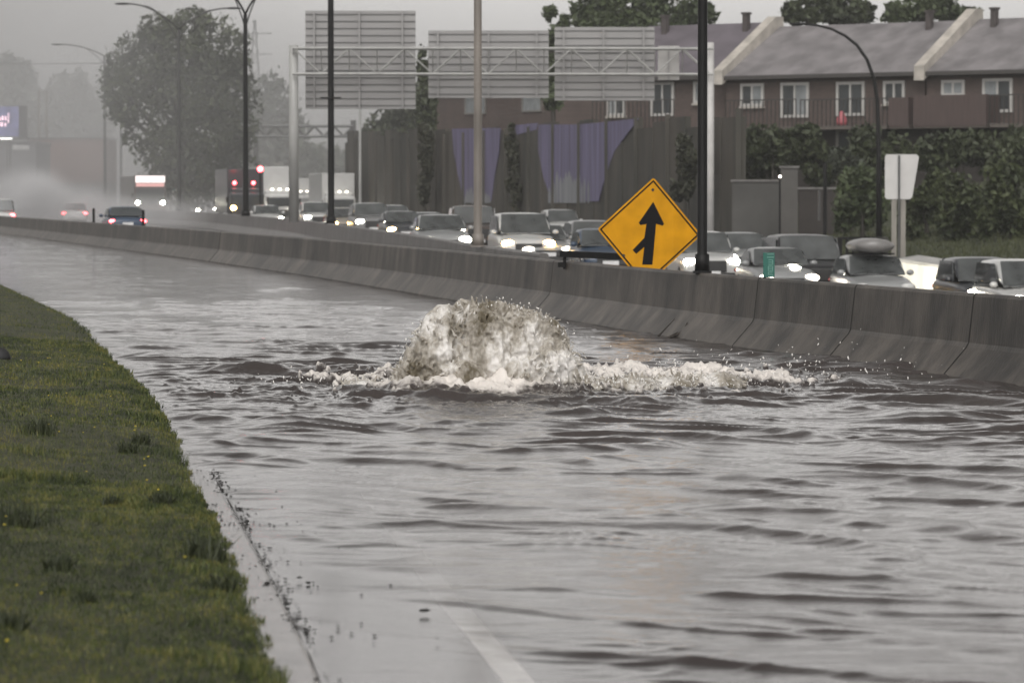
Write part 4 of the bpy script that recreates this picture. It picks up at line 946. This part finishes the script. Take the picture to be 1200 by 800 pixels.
# garden walls, pillar and posts between the houses and the road
M_gwall = mat('grey_render', (.062,.060,.056), .8, .25, .6, bump=.2, bscale=5)
def gwall(name, label, cat, x0, y0, x1, y1, q, m, cap=True):
    a, b = P(x0, y1, q), P(x1, y0, q); t = thing(name, label, cat, ((a.x+b.x)/2, q, -2.4)); h = b.z+2.4
    MB().box((0,.15,h/2), (b.x-a.x,.3,h)).build('wall', m, t)
    if cap: MB().box((0,.15,h+.05), (b.x-a.x+.12,.42,.1)).build('coping', M_bar2, t)
gwall('garden_wall', 'low grey garden wall behind the cars right of the pale gantry post', 'wall', 858, 213, 918, 262, 178, M_gwall)
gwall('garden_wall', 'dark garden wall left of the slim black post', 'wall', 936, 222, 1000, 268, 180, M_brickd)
gwall('concrete_pillar', 'tall plain concrete pillar between the two garden walls', 'pillar', 915, 197, 935, 262, 176, mat('pillar_concrete', (.075,.071,.066), .8, .15, 1))
def lampost():
    q = 174; a = P(914, 207, q); t = thing('wall_lamp', 'tiny lit lamp on a slim stem beside the concrete pillar', 'lamp', (a.x, q, -2.4))
    MB().tube([(0,0,0),(0,0,a.z+2.4)], .05, 6).build('stem', M_black, t); MB().ico((0,-.02,a.z+2.4), .06, 2).build('bulb', M_drl, t, smooth=True)
lampost()
def slimpost():
    q = 166; a = P(967, 190, q); t = thing('slim_post', 'slim black post with a sign seen edge on, right of the pillar', 'post', (a.x, q, -2.3))
    MB().tube([(0,0,0),(0,0,a.z+2.3)], .085, 8).build('post', M_black, t); MB().box((-.25,0,1.5+2.3), (.08,.35,1.3)).build('sign_edge', M_grey, t)
slimpost()

# ------------------------------------------------------------------ grass bank on the right, hedge, sign back
M_bankg = mat('bank_turf', (.035,.042,.018), .9, .4, 1.2, bump=.5, bscale=14)
d = np.linspace(80, 215, 60)
def zbank(X, D):
    u = X - xw(D); return zroad(xw(D), D) + .35 + np.clip(u, 0, 40)*.14 + .08*noise3(X*.5, D*.3, 2.0)
tag(sheet('grass_bank', d, xw(d) + .19, xw(d) + 45, 40, zbank, M_bankg), kind='structure')
def blades(name, X, D, Zb, hgt, wid, m, parent=None, lean=.35):
    n = len(X); a = rng.uniform(0, 2*PI, n); l = rng.normal(0, lean, n)*hgt; a2 = rng.uniform(0, 2*PI, n)
    dx, dy = np.cos(a)*wid/2, np.sin(a)*wid/2
    V = np.empty((n, 4, 3)); V[:, 0] = np.stack([X-dx, D-dy, Zb-.01], 1); V[:, 1] = np.stack([X+dx, D+dy, Zb-.01], 1)
    tx, ty = X + np.cos(a2)*l, D + np.sin(a2)*l
    V[:, 2] = np.stack([tx+dx*.25, ty+dy*.25, Zb+hgt], 1); V[:, 3] = np.stack([tx-dx*.25, ty-dy*.25, Zb+hgt], 1)
    f = np.arange(n*4).reshape(n, 4); return np_mesh(name, V.reshape(-1, 3), f, m, parent, smooth=False, attrs={'tint': np.repeat(rng.random(n), 4)})
def leafmat(name, c1, c2, scale=.5):
    m = mat(name, c1, .55, scale=scale, col2=c2, detail=5, spec=.3)
    return m
M_bladeb = leafmat('bank_grass', (.030,.036,.016), (.062,.068,.028), .6)
n = 26000; q = 100 + 80*rng.random(n); x = xw(q) + .2 + 14*rng.random(n)**1.3
tag(blades('bank_grass', x, q, zbank(x, q), rng.uniform(.08,.25,n), .05, M_bladeb), 'rough green grass on the bank by the low wall', 'grass', kind='stuff')
def leaf_cloud(lobes, n, size, shell=.55, seed=0, flat=.6):
    r = np.random.default_rng(seed); V = []
    ws = np.array([a*b*c for _, (a, b, c) in lobes])**.67; ws /= ws.sum()
    idx = r.choice(len(lobes), n, p=ws)
    cs = np.array([list(l[0]) for l in lobes])[idx]; rs = np.array([l[1] for l in lobes])[idx]
    u = r.normal(size=(n, 3)); u /= np.linalg.norm(u, axis=1)[:, None]
    rad = np.where(r.random(n) < .8, 1 - shell*r.random(n)**1.6, r.random(n)**.5)
    rad = rad*(1 + .30*fbm(cs[:, 0]+u[:, 0]*2.2, cs[:, 1]+u[:, 1]*2.2, cs[:, 2]+u[:, 2]*2.2, 2))
    p = cs + u*rs*rad[:, None]
    clump = fbm(p[:, 0]*.9+seed, p[:, 1]*.9, p[:, 2]*.9, 2); keep = clump > -.24 + .25*(rad > .92); p = p[keep]; n = len(p)
    a = r.normal(size=(n, 3)); a /= np.linalg.norm(a, axis=1)[:, None]; b = r.normal(size=(n, 3)); b = np.cross(a, b); b /= np.linalg.norm(b, axis=1)[:, None]
    s = size*(.4 + 1.3*r.random(n)**1.6)[:, None]
    a = a*s; b = b*s*flat
    V = np.stack([p-a, p+b*.8, p+a, p-b*.8], 1)
    return V.reshape(-1, 3), np.arange(n*4).reshape(n, 4)
M_bark = mat('dark_bark', (.035,.03,.025), .9, .3, 4, stretch=(1,1,.2))
def tree(name, label, px, q, base_z, lobes_px, n, size, m, cat='tree', group=None, seed=1, trunk=.3, depthk=.85, kind_stem='trunk'):
    b = P(px, 230, q); s = F/q
    t = thing(name, label, cat, (b.x, q, base_z), 0, group)
    lobes = []; r = random.Random(seed)
    for cx, cy, rx, ry in lobes_px:
        c = P(cx, cy, q); lobes.append((Vector((c.x-b.x, r.uniform(-.4,.4)*rx/s, c.z-base_z)), (rx/s, rx/s*depthk, ry/s)))
    V, f = leaf_cloud(lobes, n, size, seed=seed)
    np_mesh('crown', V, f, m, t, smooth=False)
    zs = [l[0].z for l in lobes]; h = min(zs) + (max(zs)-min(zs))*.5
    mb = MB().tube([(0,0,-.2),(.05,0,h*.35),(0,.05,h*.7),(.05,0,h)], [trunk*1.2, trunk, trunk*.75, trunk*.35], 9)
    for l in lobes:
        z0 = min(h*.75, max(.3, l[0].z*.55)); mb.tube([(0,0,z0), tuple(l[0]*.55 + Vector((0,0,z0*.35))), tuple(l[0])], [trunk*.45, trunk*.28, trunk*.1], 6)
    mb.build(kind_stem, M_bark, t, smooth=True)
    return t
G1 = leafmat('leaf_dark', (.022,.028,.015), (.060,.072,.035), .35)
G2 = leafmat('leaf_mid', (.028,.040,.018), (.075,.095,.042), .35)
G3 = leafmat('leaf_grey', (.030,.036,.026), (.065,.075,.052), .3)
G4 = leafmat('leaf_hedge', (.020,.028,.012), (.062,.074,.030), 1.0)
for v in VINES: vine(*v)
tree('large_tree', 'big broad dark tree beyond the double armed lamp', 215, 310, -.1,
     [(165,80,42,42),(205,60,45,40),(250,62,45,42),(215,110,60,50),(255,110,48,45),(140,100,24,36),(150,130,20,25),(240,160,58,45),(200,175,42,40),(275,150,28,35),(250,200,52,34),(215,215,50,30),(132,118,14,26),(152,152,12,16),(275,82,22,24),(185,35,26,20),(225,25,26,16)], 44000, .22, G1, seed=3, trunk=.5)
tree('hazy_tree', 'pale hazy tree between the big tree and the gantry post', 318, 430, -.1, [(318,130,34,45),(300,160,30,40),(335,165,30,40),(318,195,42,35),(350,190,30,30)], 7000, .45, G3, seed=5, trunk=.4)
tree('hazy_tree', 'faint rounded tree in the mist at the far left edge', 15, 640, -.3, [(10,105,38,42),(30,125,24,32),(0,145,45,30),(28,90,14,18)], 8000, .6, G3, seed=6, trunk=.5)
tree('hazy_tree', 'faintest grey tree behind the utility poles', 85, 820, -.3, [(85,115,34,34),(70,140,40,35),(105,140,36,30)], 6000, .75, G3, seed=7, trunk=.6)
tree('hazy_tree', 'misty low tree behind the far gantry', 370, 520, -.3, [(345,200,32,26),(375,195,34,28),(400,200,26,26)], 6000, .5, G3, seed=8, trunk=.4)
tree('roadside_tree', 'dark bushy tree above the left end of the noise wall', 470, 308, .5, [(462,140,26,22),(490,125,24,26),(440,170,26,30),(478,165,34,30),(505,150,26,40),(500,105,14,30)], 12000, .24, G1, seed=9, trunk=.3)
tree('roadside_tree', 'narrow dark tree top showing between two gantry sign backs', 497, 285, .5, [(497,75,9,22),(496,100,10,25),(500,130,13,25)], 3500, .2, G1, seed=10, trunk=.2)
tree('conifer', 'thin spiky conifer rising left of the roof trees', 648, 262, 1.0, [(645,15,9,8),(644,35,13,14),(646,70,15,25),(660,28,8,12),(648,105,16,25)], 5000, .18, G2, seed=11, trunk=.2)
bt = [(735, 18, [(690,15,22,25),(720,10,28,26),(760,8,30,26),(800,14,30,22),(825,16,16,15),(740,35,60,22)], 'wide dark tree behind the mauve townhouse roof', G2),
      (945, 15, [(930,16,14,16),(955,10,22,20),(985,12,24,20),(1010,16,18,14)], 'dark tree behind the ridge just right of the pale parapet', G1),
      (1080, 15, [(1050,16,20,14),(1080,10,26,16),(1110,12,22,14),(1135,16,14,9)], 'dark tree behind the ridge above the second parapet', G2)]
for px, py, lob, lb, m in bt:
    tree('backyard_tree', lb, px, 262, 1.0, lob, 9000 if px != 735 else 15000, .2, m, seed=px, trunk=.35, group='trees behind the townhouses')
# hedge and shrubs on the right bank
sh = [(1010, 172, [(1005,215,22,24),(1020,240,26,28),(992,245,20,28)], 'dark round shrub left of the white sign back', G2), (1085, 168, [(1080,240,26,30),(1100,225,22,26),(1070,262,22,22)], 'tangled shrub just right of the white sign back', G4),
      (1135, 164, [(1130,235,28,34),(1150,255,26,30),(1118,260,22,24)], 'leafy green shrub in the middle of the right bank', G4), (1185, 160, [(1180,225,30,36),(1200,250,30,36),(1165,258,20,28)], 'tall leafy shrub at the right edge of the bank', G4),
      (980, 182, [(985,190,14,18),(1000,200,16,16)], 'bluish bushy shrub against the townhouse wall', G3), (1225, 165, [(1225,235,30,45)], 'shrub beyond the right edge of the bank', G4)]
for px, q, lob, lb, m in sh:
    if px == 1225: continue
    x = P(px, 230, q).x; tree('shrub', lb, px, q, float(zbank(np.array(x), np.array(float(q))))-.1 if px != 980 else -2.4, lob, 6500, .13, m, cat='shrub', group='shrubs on the right bank', seed=px, trunk=.1, kind_stem='stem')
# ivy-dark growth below the balconies
for px, q, lob, lb in ((870, 200, [(860,190,24,26),(885,200,20,20)], 'dim dark shrub under the first balcony'), (1120, 196, [(1090,180,24,24),(1130,176,30,26),(1165,182,28,26)], 'dim dark shrub under the wooden balcony'), (1190, 190, [(1195,180,24,30)], 'dim dark shrub below the last balcony at right'), (905, 198, [(895,170,26,26),(925,180,24,26)], 'dim dark shrub behind the low grey garden wall'), (955, 197, [(945,165,22,20),(965,195,24,24)], 'dim dark shrub between the concrete pillar and the slim black post'), (1030, 194, [(1015,170,24,24),(1050,180,22,26),(1035,200,26,20)], 'dim dark shrub behind the curved lamp stem')):
    if lb: tree('shrub', lb, px, q, -2.5, lob, 5500, .16, G1, cat='shrub', group='dark growth under the balconies', seed=px, trunk=.1, kind_stem='stem')
def trap_sign():
    q = 150; b = P(1053, 290, q); zb = float(zbank(np.array(b.x), np.array(float(q))))
    t = thing('exit_sign', 'white backed trapezoid road sign on pale posts before the hedge', 'road sign', (b.x, q, zb-.1))
    def L(px, py): p = P(px, py, q); return Vector((p.x-b.x, 0, p.z-zb+.1))
    out_ = [L(1037,184),L(1039,181),L(1074,181),L(1077,184),L(1069,231),L(1066,233.5),L(1039,233.5),L(1037,231)]
    MB().prism(out_, Vector((0,0,0)), Vector((0,.03,0))).build('panel', mat('white_sign_back', (.50,.49,.48), .5, .06, 2), t)
    tp = L(1053.5, 182); MB().box((tp.x, -.05, (tp.z+.0)/2), (.075,.07,tp.z)).build('stem', M_grey, t)
    for px in (1048, 1058.5):
        z = L(px, 234).z; MB().box((L(px,234).x, .09, z/2+.15), (.2,.12,z+.3)).build('post', mat('pale_wood_post', (.24,.225,.20), .8, .2, 3, stretch=(1,1,.2)), t)
trap_sign()
# ------------------------------------------------------------------ far left: hall, warehouse, screen
def hall():
    q = 480
    a, b = P(33, 235, q), P(125, 163, q)
    t = thing('brick_hall', 'hazy long reddish hall behind the spray at left', 'building', (a.x, q, -.6)); w = b.x-a.x; h = b.z+.6
    MB().box((w/2, 6, h*.72), (w, 12, h*.56)).build('upper_wall', mat('red_cladding', (.10,.06,.052), .8, .15, .3), t)
    MB().box((w/2, 6.1, h*.22), (w-.1, 11.9, h*.44)).build('lower_wall', M_gwall, t); MB().box((w/2, 6, h+.1), (w+.3, 12.3, .25)).build('roof', M_grey, t)
    for k in range(4): MB().box((w*(.15+.23*k), -.02, h*.25), (1.6,.1,2.2)).build('window', M_glass, t)
hall()
def warehouse():
    q = 450; a, b = P(-80, 240, q), P(42, 168, q); w = b.x-a.x; h = b.z+.6
    t = thing('warehouse', 'dark grey warehouse under the digital screen', 'building', (a.x, q, -.6))
    MB().box((w/2, 7, h/2), (w, 14, h)).build('wall', mat('dark_cladding', (.075,.075,.078), .7, .15, .4), t); MB().box((w/2, 7, h+.12), (w+.3, 14.3, .24)).build('roof', M_grey, t)
    for x0, x1, y0, y1 in ((15, 34, 170, 176),): p0, p1 = P(x0, y1, q), P(x1, y0, q); MB().box(((p0.x+p1.x)/2-a.x, -.03, (p0.z+p1.z)/2+.6), (p1.x-p0.x, .1, p1.z-p0.z)).build('wall_panel', M_galv, t)
warehouse()
def screen():
    q = 430; a, b = P(-28, 160, q), P(22, 125, q); w, h = b.x-a.x, b.z-a.z
    t = thing('digital_screen', 'digital billboard glowing purple with pink lettering at the left edge', 'billboard', (a.x, q, -.5))
    z = a.z+.5
    m = bpy.data.materials.new('led_screen'); m.use_nodes = True; n_ = m.node_tree; bs = n_.nodes['Principled BSDF']
    n0 = n_.nodes.new('ShaderNodeTexNoise'); n0.inputs['Scale'].default_value = .9; c0 = n_.nodes.new('ShaderNodeTexCoord'); n_.links.new(c0.outputs['Object'], n0.inputs['Vector'])
    r0 = n_.nodes.new('ShaderNodeValToRGB'); r0.color_ramp.elements[0].color = (.02,.025,.09,1); r0.color_ramp.elements[1].color = (.10,.10,.24,1); r0.color_ramp.elements[0].position = .35; r0.color_ramp.elements[1].position = .65
    n_.links.new(n0.outputs[0], r0.inputs[0]); n_.links.new(r0.outputs[0], bs.inputs['Emission Color']); bs.inputs['Emission Strength'].default_value = .55; bs.inputs['Base Color'].default_value = (.02,.02,.03,1)
    MB().box((w/2, 0, z+h/2), (w, .2, h)).build('display', m, t)
    e = P(31, 160, q).x - a.x
    MB().loft([[(w+.01, -.1, z-.1), (w+.01, -.1, z+h+.1), (w+.01, 1.0, z+h+.1), (w+.01, 1.0, z-.1)], [(e, .6, z-.1), (e, .6, z+h+.1), (e, 1.2, z+h+.1), (e, 1.2, z-.1)]]).build('side_panel', M_plastic, t)
    mb = MB(); r = random.Random(4)
    for row, (y0, hh) in enumerate(((.60, .55), (.40, .5))):
        x = w*.38
        while x < w*.74:
            ww = r.uniform(.14,.3); mb.box((x, -.115, z+h*y0 + r.uniform(-.05,.05)), (ww, .03, hh*r.uniform(.5,1))); x += ww + r.uniform(.06,.14)
    mb.box((w*.76, -.115, z+h*.62), (.12,.03,1.1)); mb.build('lettering', emit('pink_led', (.9,.5,.62), .75), t)
    MB().box((w*.72, -.6, z-.25), (1.3,.3,.18)).build('work_lamp', emit('strip_lamp', (1,.97,.93), 1.2), t)
    for k in (.3, .75): MB().tube([(w*k, .5, 0),(w*k, .5, z)], .3, 8).build('leg', M_grey, t)
    MB().box((w/2+.4, .5, z-.25), (w+1.2, 1.2, .3)).build('catwalk', M_plastic, t)
screen()
# power lines
def wire(label, a, b, sag):
    pts = [a.lerp(b, i/16) - Vector((0,0,sag*4*(i/16)*(1-i/16))) for i in range(17)]
    o = MB().tube(pts, .035, 5).build('power_line', M_black); tag(o, label, 'cable', 'overhead cables')
wire('upper overhead cable crossing the sky left of the big tree', P(-60, 72, 505), P(128, 74, 330), .2)
# pylon far behind
def pylon():
    q = 760; t = thing('pylon', 'ghostly lattice pylon in the haze left of the largest sign back', 'pylon', (P(299,230,q).x, q, -.5))
    top = P(299, 24, q).z+.5; mb = MB(); w = 2.6
    for sx, sy in ((-1,-1),(1,-1),(1,1),(-1,1)): mb.tube([(sx*w,sy*w,0),(sx*.7,sy*.7,top*.75),(sx*.1,sy*.1,top)], .14, 5)
    for i in range(12):
        z0, z1 = top*i/12, top*(i+1)/12; a = w + (.4-w)*i/12; b = w + (.4-w)*(i+1)/12
        mb.tube([(-a,-a,z0),(b,-b,z1)], .08, 4); mb.tube([(a,-a,z0),(-b,-b,z1)], .08, 4)
    mb.build('tower', M_grey, t)
    for z in (.93, .82, .71): MB().tube([(-3.4,0,top*z),(3.4,0,top*z)], .11, 5).build('arm', M_grey, t)
pylon()

# ------------------------------------------------------------------ the near grass verge
def zv(X, D):
    w = xg(D) - X
    return .02 + .055*np.clip(1-np.exp(-w*9), 0, 1) + .075*np.clip(w, 0, 30) + .03*noise3(X*.9, D*.5, 1.0) * np.clip(w*2, 0, 1) + .012*noise3(X*4, D*2.5, 3.0)
M_turf = mat('verge_soil', (.030,.032,.012), .9, .4, 2.0, bump=.6, bscale=30)
d = np.concatenate([np.linspace(5, 30, 160), np.linspace(30.3, 130, 160)])
en = .05*np.array(noise3(d*2.3, 0, .5)) + .03*np.array(noise3(d*6, 0, 4.5))
def edge(D): return xg(D) + .05*noise3(D*2.3, 0, .5) + .03*noise3(D*6, 0, 4.5)
tt = np.linspace(0, 1, 70)[None, :]**1.6
X = (xg(d) + en)[:, None] - 9*tt; D = np.repeat(d[:, None], 70, 1); Zv = zv(np.minimum(X, xg(D)-.0), D); Zv[:, 0] -= .1
tag(np_mesh('grass_verge', np.stack([X.ravel(), D.ravel(), Zv.ravel()], 1), grid_faces(*X.shape), M_turf), kind='structure')
# blades: colour follows clumps of different grasses
bm_ = bpy.data.materials.new('verge_grass'); bm_.use_nodes = True; t = bm_.node_tree; b = t.nodes['Principled BSDF']; b.inputs['Roughness'].default_value = .5; b.inputs['Specular IOR Level'].default_value = .3
c = t.nodes.new('ShaderNodeTexCoord'); n1 = t.nodes.new('ShaderNodeTexNoise'); n1.inputs['Scale'].default_value = 1.5; n1.inputs['Detail'].default_value = 7; n1.inputs['Roughness'].default_value = .65
mp = t.nodes.new('ShaderNodeMapping'); mp.inputs['Scale'].default_value = (1.2,.35,1); t.links.new(c.outputs['Object'], mp.inputs[0]); t.links.new(mp.outputs[0], n1.inputs['Vector'])
r_ = t.nodes.new('ShaderNodeValToRGB'); el = r_.color_ramp.elements; el[0].position = .33; el[0].color = (.018,.026,.010,1); el[1].position = .68; el[1].color = (.142,.133,.036,1); e2 = el.new(.52); e2.color = (.060,.079,.020,1)
at = t.nodes.new('ShaderNodeAttribute'); at.attribute_name = 'tint'
n6 = t.nodes.new('ShaderNodeTexNoise'); n6.inputs['Scale'].default_value = 9; n6.inputs['Detail'].default_value = 5; t.links.new(mp.outputs[0], n6.inputs['Vector'])
s1 = t.nodes.new('ShaderNodeMath'); s1.operation = 'MULTIPLY_ADD'; s1.inputs[1].default_value = .30; t.links.new(at.outputs['Fac'], s1.inputs[0]); t.links.new(n1.outputs[0], s1.inputs[2])
s2 = t.nodes.new('ShaderNodeMath'); s2.operation = 'MULTIPLY_ADD'; s2.inputs[1].default_value = .75; t.links.new(n6.outputs[0], s2.inputs[0]); t.links.new(s1.outputs[0], s2.inputs[2])
s3 = t.nodes.new('ShaderNodeMath'); s3.operation = 'SUBTRACT'; s3.inputs[1].default_value = .525; t.links.new(s2.outputs[0], s3.inputs[0]); t.links.new(s3.outputs[0], r_.inputs[0])
n2 = t.nodes.new('ShaderNodeTexNoise'); n2.inputs['Scale'].default_value = 40; t.links.new(c.outputs['Object'], n2.inputs['Vector'])
mx = t.nodes.new('ShaderNodeMixRGB'); mx.blend_type = 'OVERLAY'; mx.inputs[0].default_value = .5; t.links.new(r_.outputs[0], mx.inputs[1]); t.links.new(n2.outputs[0], mx.inputs[2]); t.links.new(mx.outputs[0], b.inputs['Base Color'])
def scatter(n, d0, d1, p):
    q = d0 + (d1-d0)*rng.random(n)**p; w = np.maximum(.145*q - np.abs(xg(q)) + 1.2, 1.0)
    x = edge(q) + .03 - w*rng.random(n)**1.15; return x, q
X_, D_ = [], []
for n, a, b2, p in ((90000, 12, 24, 1.0), (80000, 22, 48, 1.2), (26000, 45, 100, 1.1)):
    x, q = scatter(n, a, b2, p); X_.append(x); D_.append(q)
x = np.concatenate(X_); q = np.concatenate(D_); tall = sstep(.15, .6, noise3(x*1.6, q*.9, 8.0)); w_ = xg(q)-x
h = rng.uniform(.008, .021, len(x))*(1+1.8*tall)*(1+.5*np.exp(-np.abs(w_)*10))
tag(blades('verge_grass', x, q, zv(np.minimum(x, xg(q)), q), h, np.where(q < 30, .006, .011), bm_, lean=.5), 'short green and yellowish grass on the verge', 'grass', kind='stuff')
# darker weed tufts, each a thing
M_weed = leafmat('weed_leaf', (.018,.024,.012), (.042,.05,.022), 3)
spots = [(20,615,.16,'broad dark weed clump at the left edge of the verge, lowest of the two there'), (45,508,.15,'leafy dark weed in the upper left of the verge'), (190,590,.09,'dark weed tuft near the middle of the verge edge'), (130,592,.07,'small dark weed left of the middle tuft'), (68,668,.08,'small upright weed in the lower left grass'),
         (240,655,.15,'dense grass tuft overhanging the gutter'), (150,530,.10,'low weed patch in the upper middle of the verge'), (165,520,.09,'weed tuft close to the water in the upper verge'), (100,705,.06,'flat dark weed low on the verge'), (260,690,.08,'ragged tuft beside the gutter, nearest the bottom'), (12,736,.09,'dark weed in the bottom left corner')]
for px, py, sz, lb in spots:
    q = 14.0
    for _ in range(30):
        x = P(px, py, q).x; z = P(px, py, q).z; g = float(zv(np.array(min(x, float(xg(q)))), np.array(q)))
        q *= 1 + .5*(z-g)/CAMH
    x = P(px, py, q).x
    n = 140; a = np.clip(rng.normal(size=(n, 2)), -1.5, 1.5)*sz*.42
    o = blades('weed', a[:, 0], a[:, 1]*1.6, np.zeros(n), rng.uniform(.3, 1.0, n)*sz*.9, .012, M_weed, lean=.7); o.location = (x, q, g); tag(o, lb, 'weed', 'dark weeds on the verge')
    if not len(o.data.polygons): print('empty weed')
# dandelion flowers
fv = []; 
mbf = MB()
for k in range(230):
    q = rng.uniform(22, 44) if k < 200 else rng.uniform(14, 22); x = float(xg(q)) - rng.uniform(.25, 3.2)
    if x < -.15*q: continue
    if noise3(x*.8, q*.35, 12.0) < -.05: continue
    z = float(zv(np.array(x), np.array(q))); mbf.ico((x, q, z + rng.uniform(.05,.08)), rng.uniform(.006,.011), 1, (1,1,.6))
o = mbf.build('dandelions', mat('dandelion_yellow', (.36,.29,.03), .6, .2, 5), None, fixn=False); tag(o, 'tiny yellow flowers dotted through the verge', 'flowers', kind='stuff')
# dark leaf litter and gravel along the gutter
mbl = MB()
lc = 13 + 14*rng.random(26)
for k in range(640):
    q = lc[rng.integers(26)] + rng.normal()*.22; off = rng.normal(.20, .035) if k < 300 else rng.normal(.02, .05) if k < 570 else .19 + abs(rng.normal())*.22
    if q < 12: continue
    x = float(xg(q)) + off; r_k = rng.uniform(.003, .009)*(2.0 if rng.random() < .06 else 1)
    z = max(float(zflood(np.array(x), np.array(q))) if off > .18 else .018, 0)
    mbl.ico((x, q, z + r_k*.3), r_k, 1, (rng.uniform(.8,1.8), rng.uniform(.8,2.4), .5))
tag(mbl.build('leaf_litter', mat('wet_black_litter', (.012,.011,.010), .6, .3, 8), None, fixn=False), 'black wet leaf litter and grit washed along the gutter', 'debris', kind='stuff')
def chips():
    for px, py, w, lb in ((497,720,.055,'flat dark chip lying on the wet road left of the white line'), (348,730,.04,'black clod lying on the wet road by the gutter'), (350,681,.03,'small black clod on the wet road further up from the gutter'), (512,753,.016,'tiny dark chip left of the white line, near the bottom')):
        q = 8550/(py-230); x = P(px, 230, q).x
        mb = MB().ico((0,0,0), w/2, 2, (1, 1.6 if px != 497 else .8, .28)); mb.v = [(a + .12*w*math.sin(31*b+9*c_), b + .1*w*math.sin(40*a), c_) for a, b, c_ in mb.v]
        o = mb.build('road_debris', MATS['wet_black_litter'], None, smooth=False); o.location = (x, q, .016); tag(o, lb, 'debris', 'loose bits on the wet road')
chips()
def edge_post():
    q = 41; a = P(0, 434, q); g = float(zv(np.array(a.x), np.array(float(q))))
    t = thing('marker_pole', 'thin dark post in a black rubber foot at the left edge of the verge', 'post', (a.x, q, g-.02))
    MB().tube([(-.01,0,0),(-.01,0,1.75)], .014, 8).build('pole', M_black, t); MB().loft([[(math.cos(2*PI*j/16)*r, math.sin(2*PI*j/16)*r, z) for j in range(16)] for r, z in ((.11,0),(.115,.04),(.095,.09),(.06,.125),(.02,.14))]).build('foot', M_rubber, t, smooth=True)
edge_post()
# debris caught at the barrier toe
for px, py, lb in ((795, 382, 'broken dark branch caught against the barrier foot'),):
    q = at_px_on(xb1, px) - 1.6; c = P(px, py, q)
    mb = MB()
    for k in range(9):
        a = rng.normal(size=3)*.09; mb.tube([(a[0]-.1,a[1],abs(a[2])*.2),(a[0]+.12,a[1]+.05,abs(a[2])+.05)], [.014,.005], 5)
    mb.tube([(.02,0,.02),(.12,0,.22)], [.014,.006], 5)
    o = mb.build('branch', M_bark); o.location = (c.x, q, 0.0); tag(o, lb, 'branch')
# ------------------------------------------------------------------ mist and haze
def soft_volume(name, dens, r, nscale):
    m = volume(name, dens); t = m.node_tree; v = t.nodes['Principled Volume']
    c = t.nodes.new('ShaderNodeTexCoord'); d_ = t.nodes.new('ShaderNodeVectorMath'); d_.operation = 'DIVIDE'; d_.inputs[1].default_value = r
    l = t.nodes.new('ShaderNodeVectorMath'); l.operation = 'LENGTH'; t.links.new(c.outputs['Object'], d_.inputs[0]); t.links.new(d_.outputs[0], l.inputs[0])
    mr_ = t.nodes.new('ShaderNodeMapRange'); mr_.interpolation_type = 'SMOOTHERSTEP'; mr_.inputs[1].default_value = 1; mr_.inputs[2].default_value = .1; mr_.inputs[3].default_value = 0; mr_.inputs[4].default_value = dens
    n = t.nodes.new('ShaderNodeTexNoise'); n.inputs['Scale'].default_value = nscale; n.inputs['Detail'].default_value = 2; t.links.new(c.outputs['Object'], n.inputs['Vector'])
    q = t.nodes.new('ShaderNodeMapRange'); q.inputs[1].default_value = .35; q.inputs[2].default_value = .65; q.inputs[3].default_value = .25; q.inputs[4].default_value = 1.5; t.links.new(n.outputs[0], q.inputs[0])
    u_ = t.nodes.new('ShaderNodeMath'); u_.operation = 'MULTIPLY'; t.links.new(l.outputs['Value'], mr_.inputs[0]); t.links.new(mr_.outputs[0], u_.inputs[0]); t.links.new(q.outputs[0], u_.inputs[1])
    t.links.new(u_.outputs[0], v.inputs['Density']); return m
def ellipsoid(name, c, r, dens, label, ns=.5):
    mb = MB().ico((0,0,0), 1, 4, r); o = mb.build(name, soft_volume(name + '_air', dens, r, ns), None, smooth=True); o.location = c; tag(o, label, 'mist', kind='stuff'); return o
ellipsoid('road_mist', (-36, 320, 6), (46, 100, 30), .0075, 'bank of rain mist lying over the far traffic', .12)
ellipsoid('rain_curtain', (-70, 545, 10), (130, 110, 60), .0028, 'curtain of rain hiding the trees and halls at the far left', .03)
ellipsoid('tyre_spray', P(88, 250, 262) + Vector((0,2,0)), (5.2, 8, 2.6), .26, 'white spray thrown up around the pale car at left', .6)
ellipsoid('tyre_spray', P(36, 236, 240), (3.6, 8, 2.8), .55, 'thin spray behind the white van at the left edge', .7)
ellipsoid('tyre_spray', P(160, 252, 225), (6, 12, 1.6), .10, 'low spray between the two barriers around the dark blue car', .6)
ellipsoid('tyre_spray', P(300, 246, 300), (16, 30, 2.2), .015, 'low bright spray under the misty queue of trucks', .3)
hz_ = MB().box((0, 545, 31), (1500, 1150, 76.0)).build('haze', volume('haze_air', .00032, (.88,.885,.89)), None); hz_.location = (0, 0, 0); tag(hz_, 'even grey rain haze filling the air', 'haze', kind='stuff')
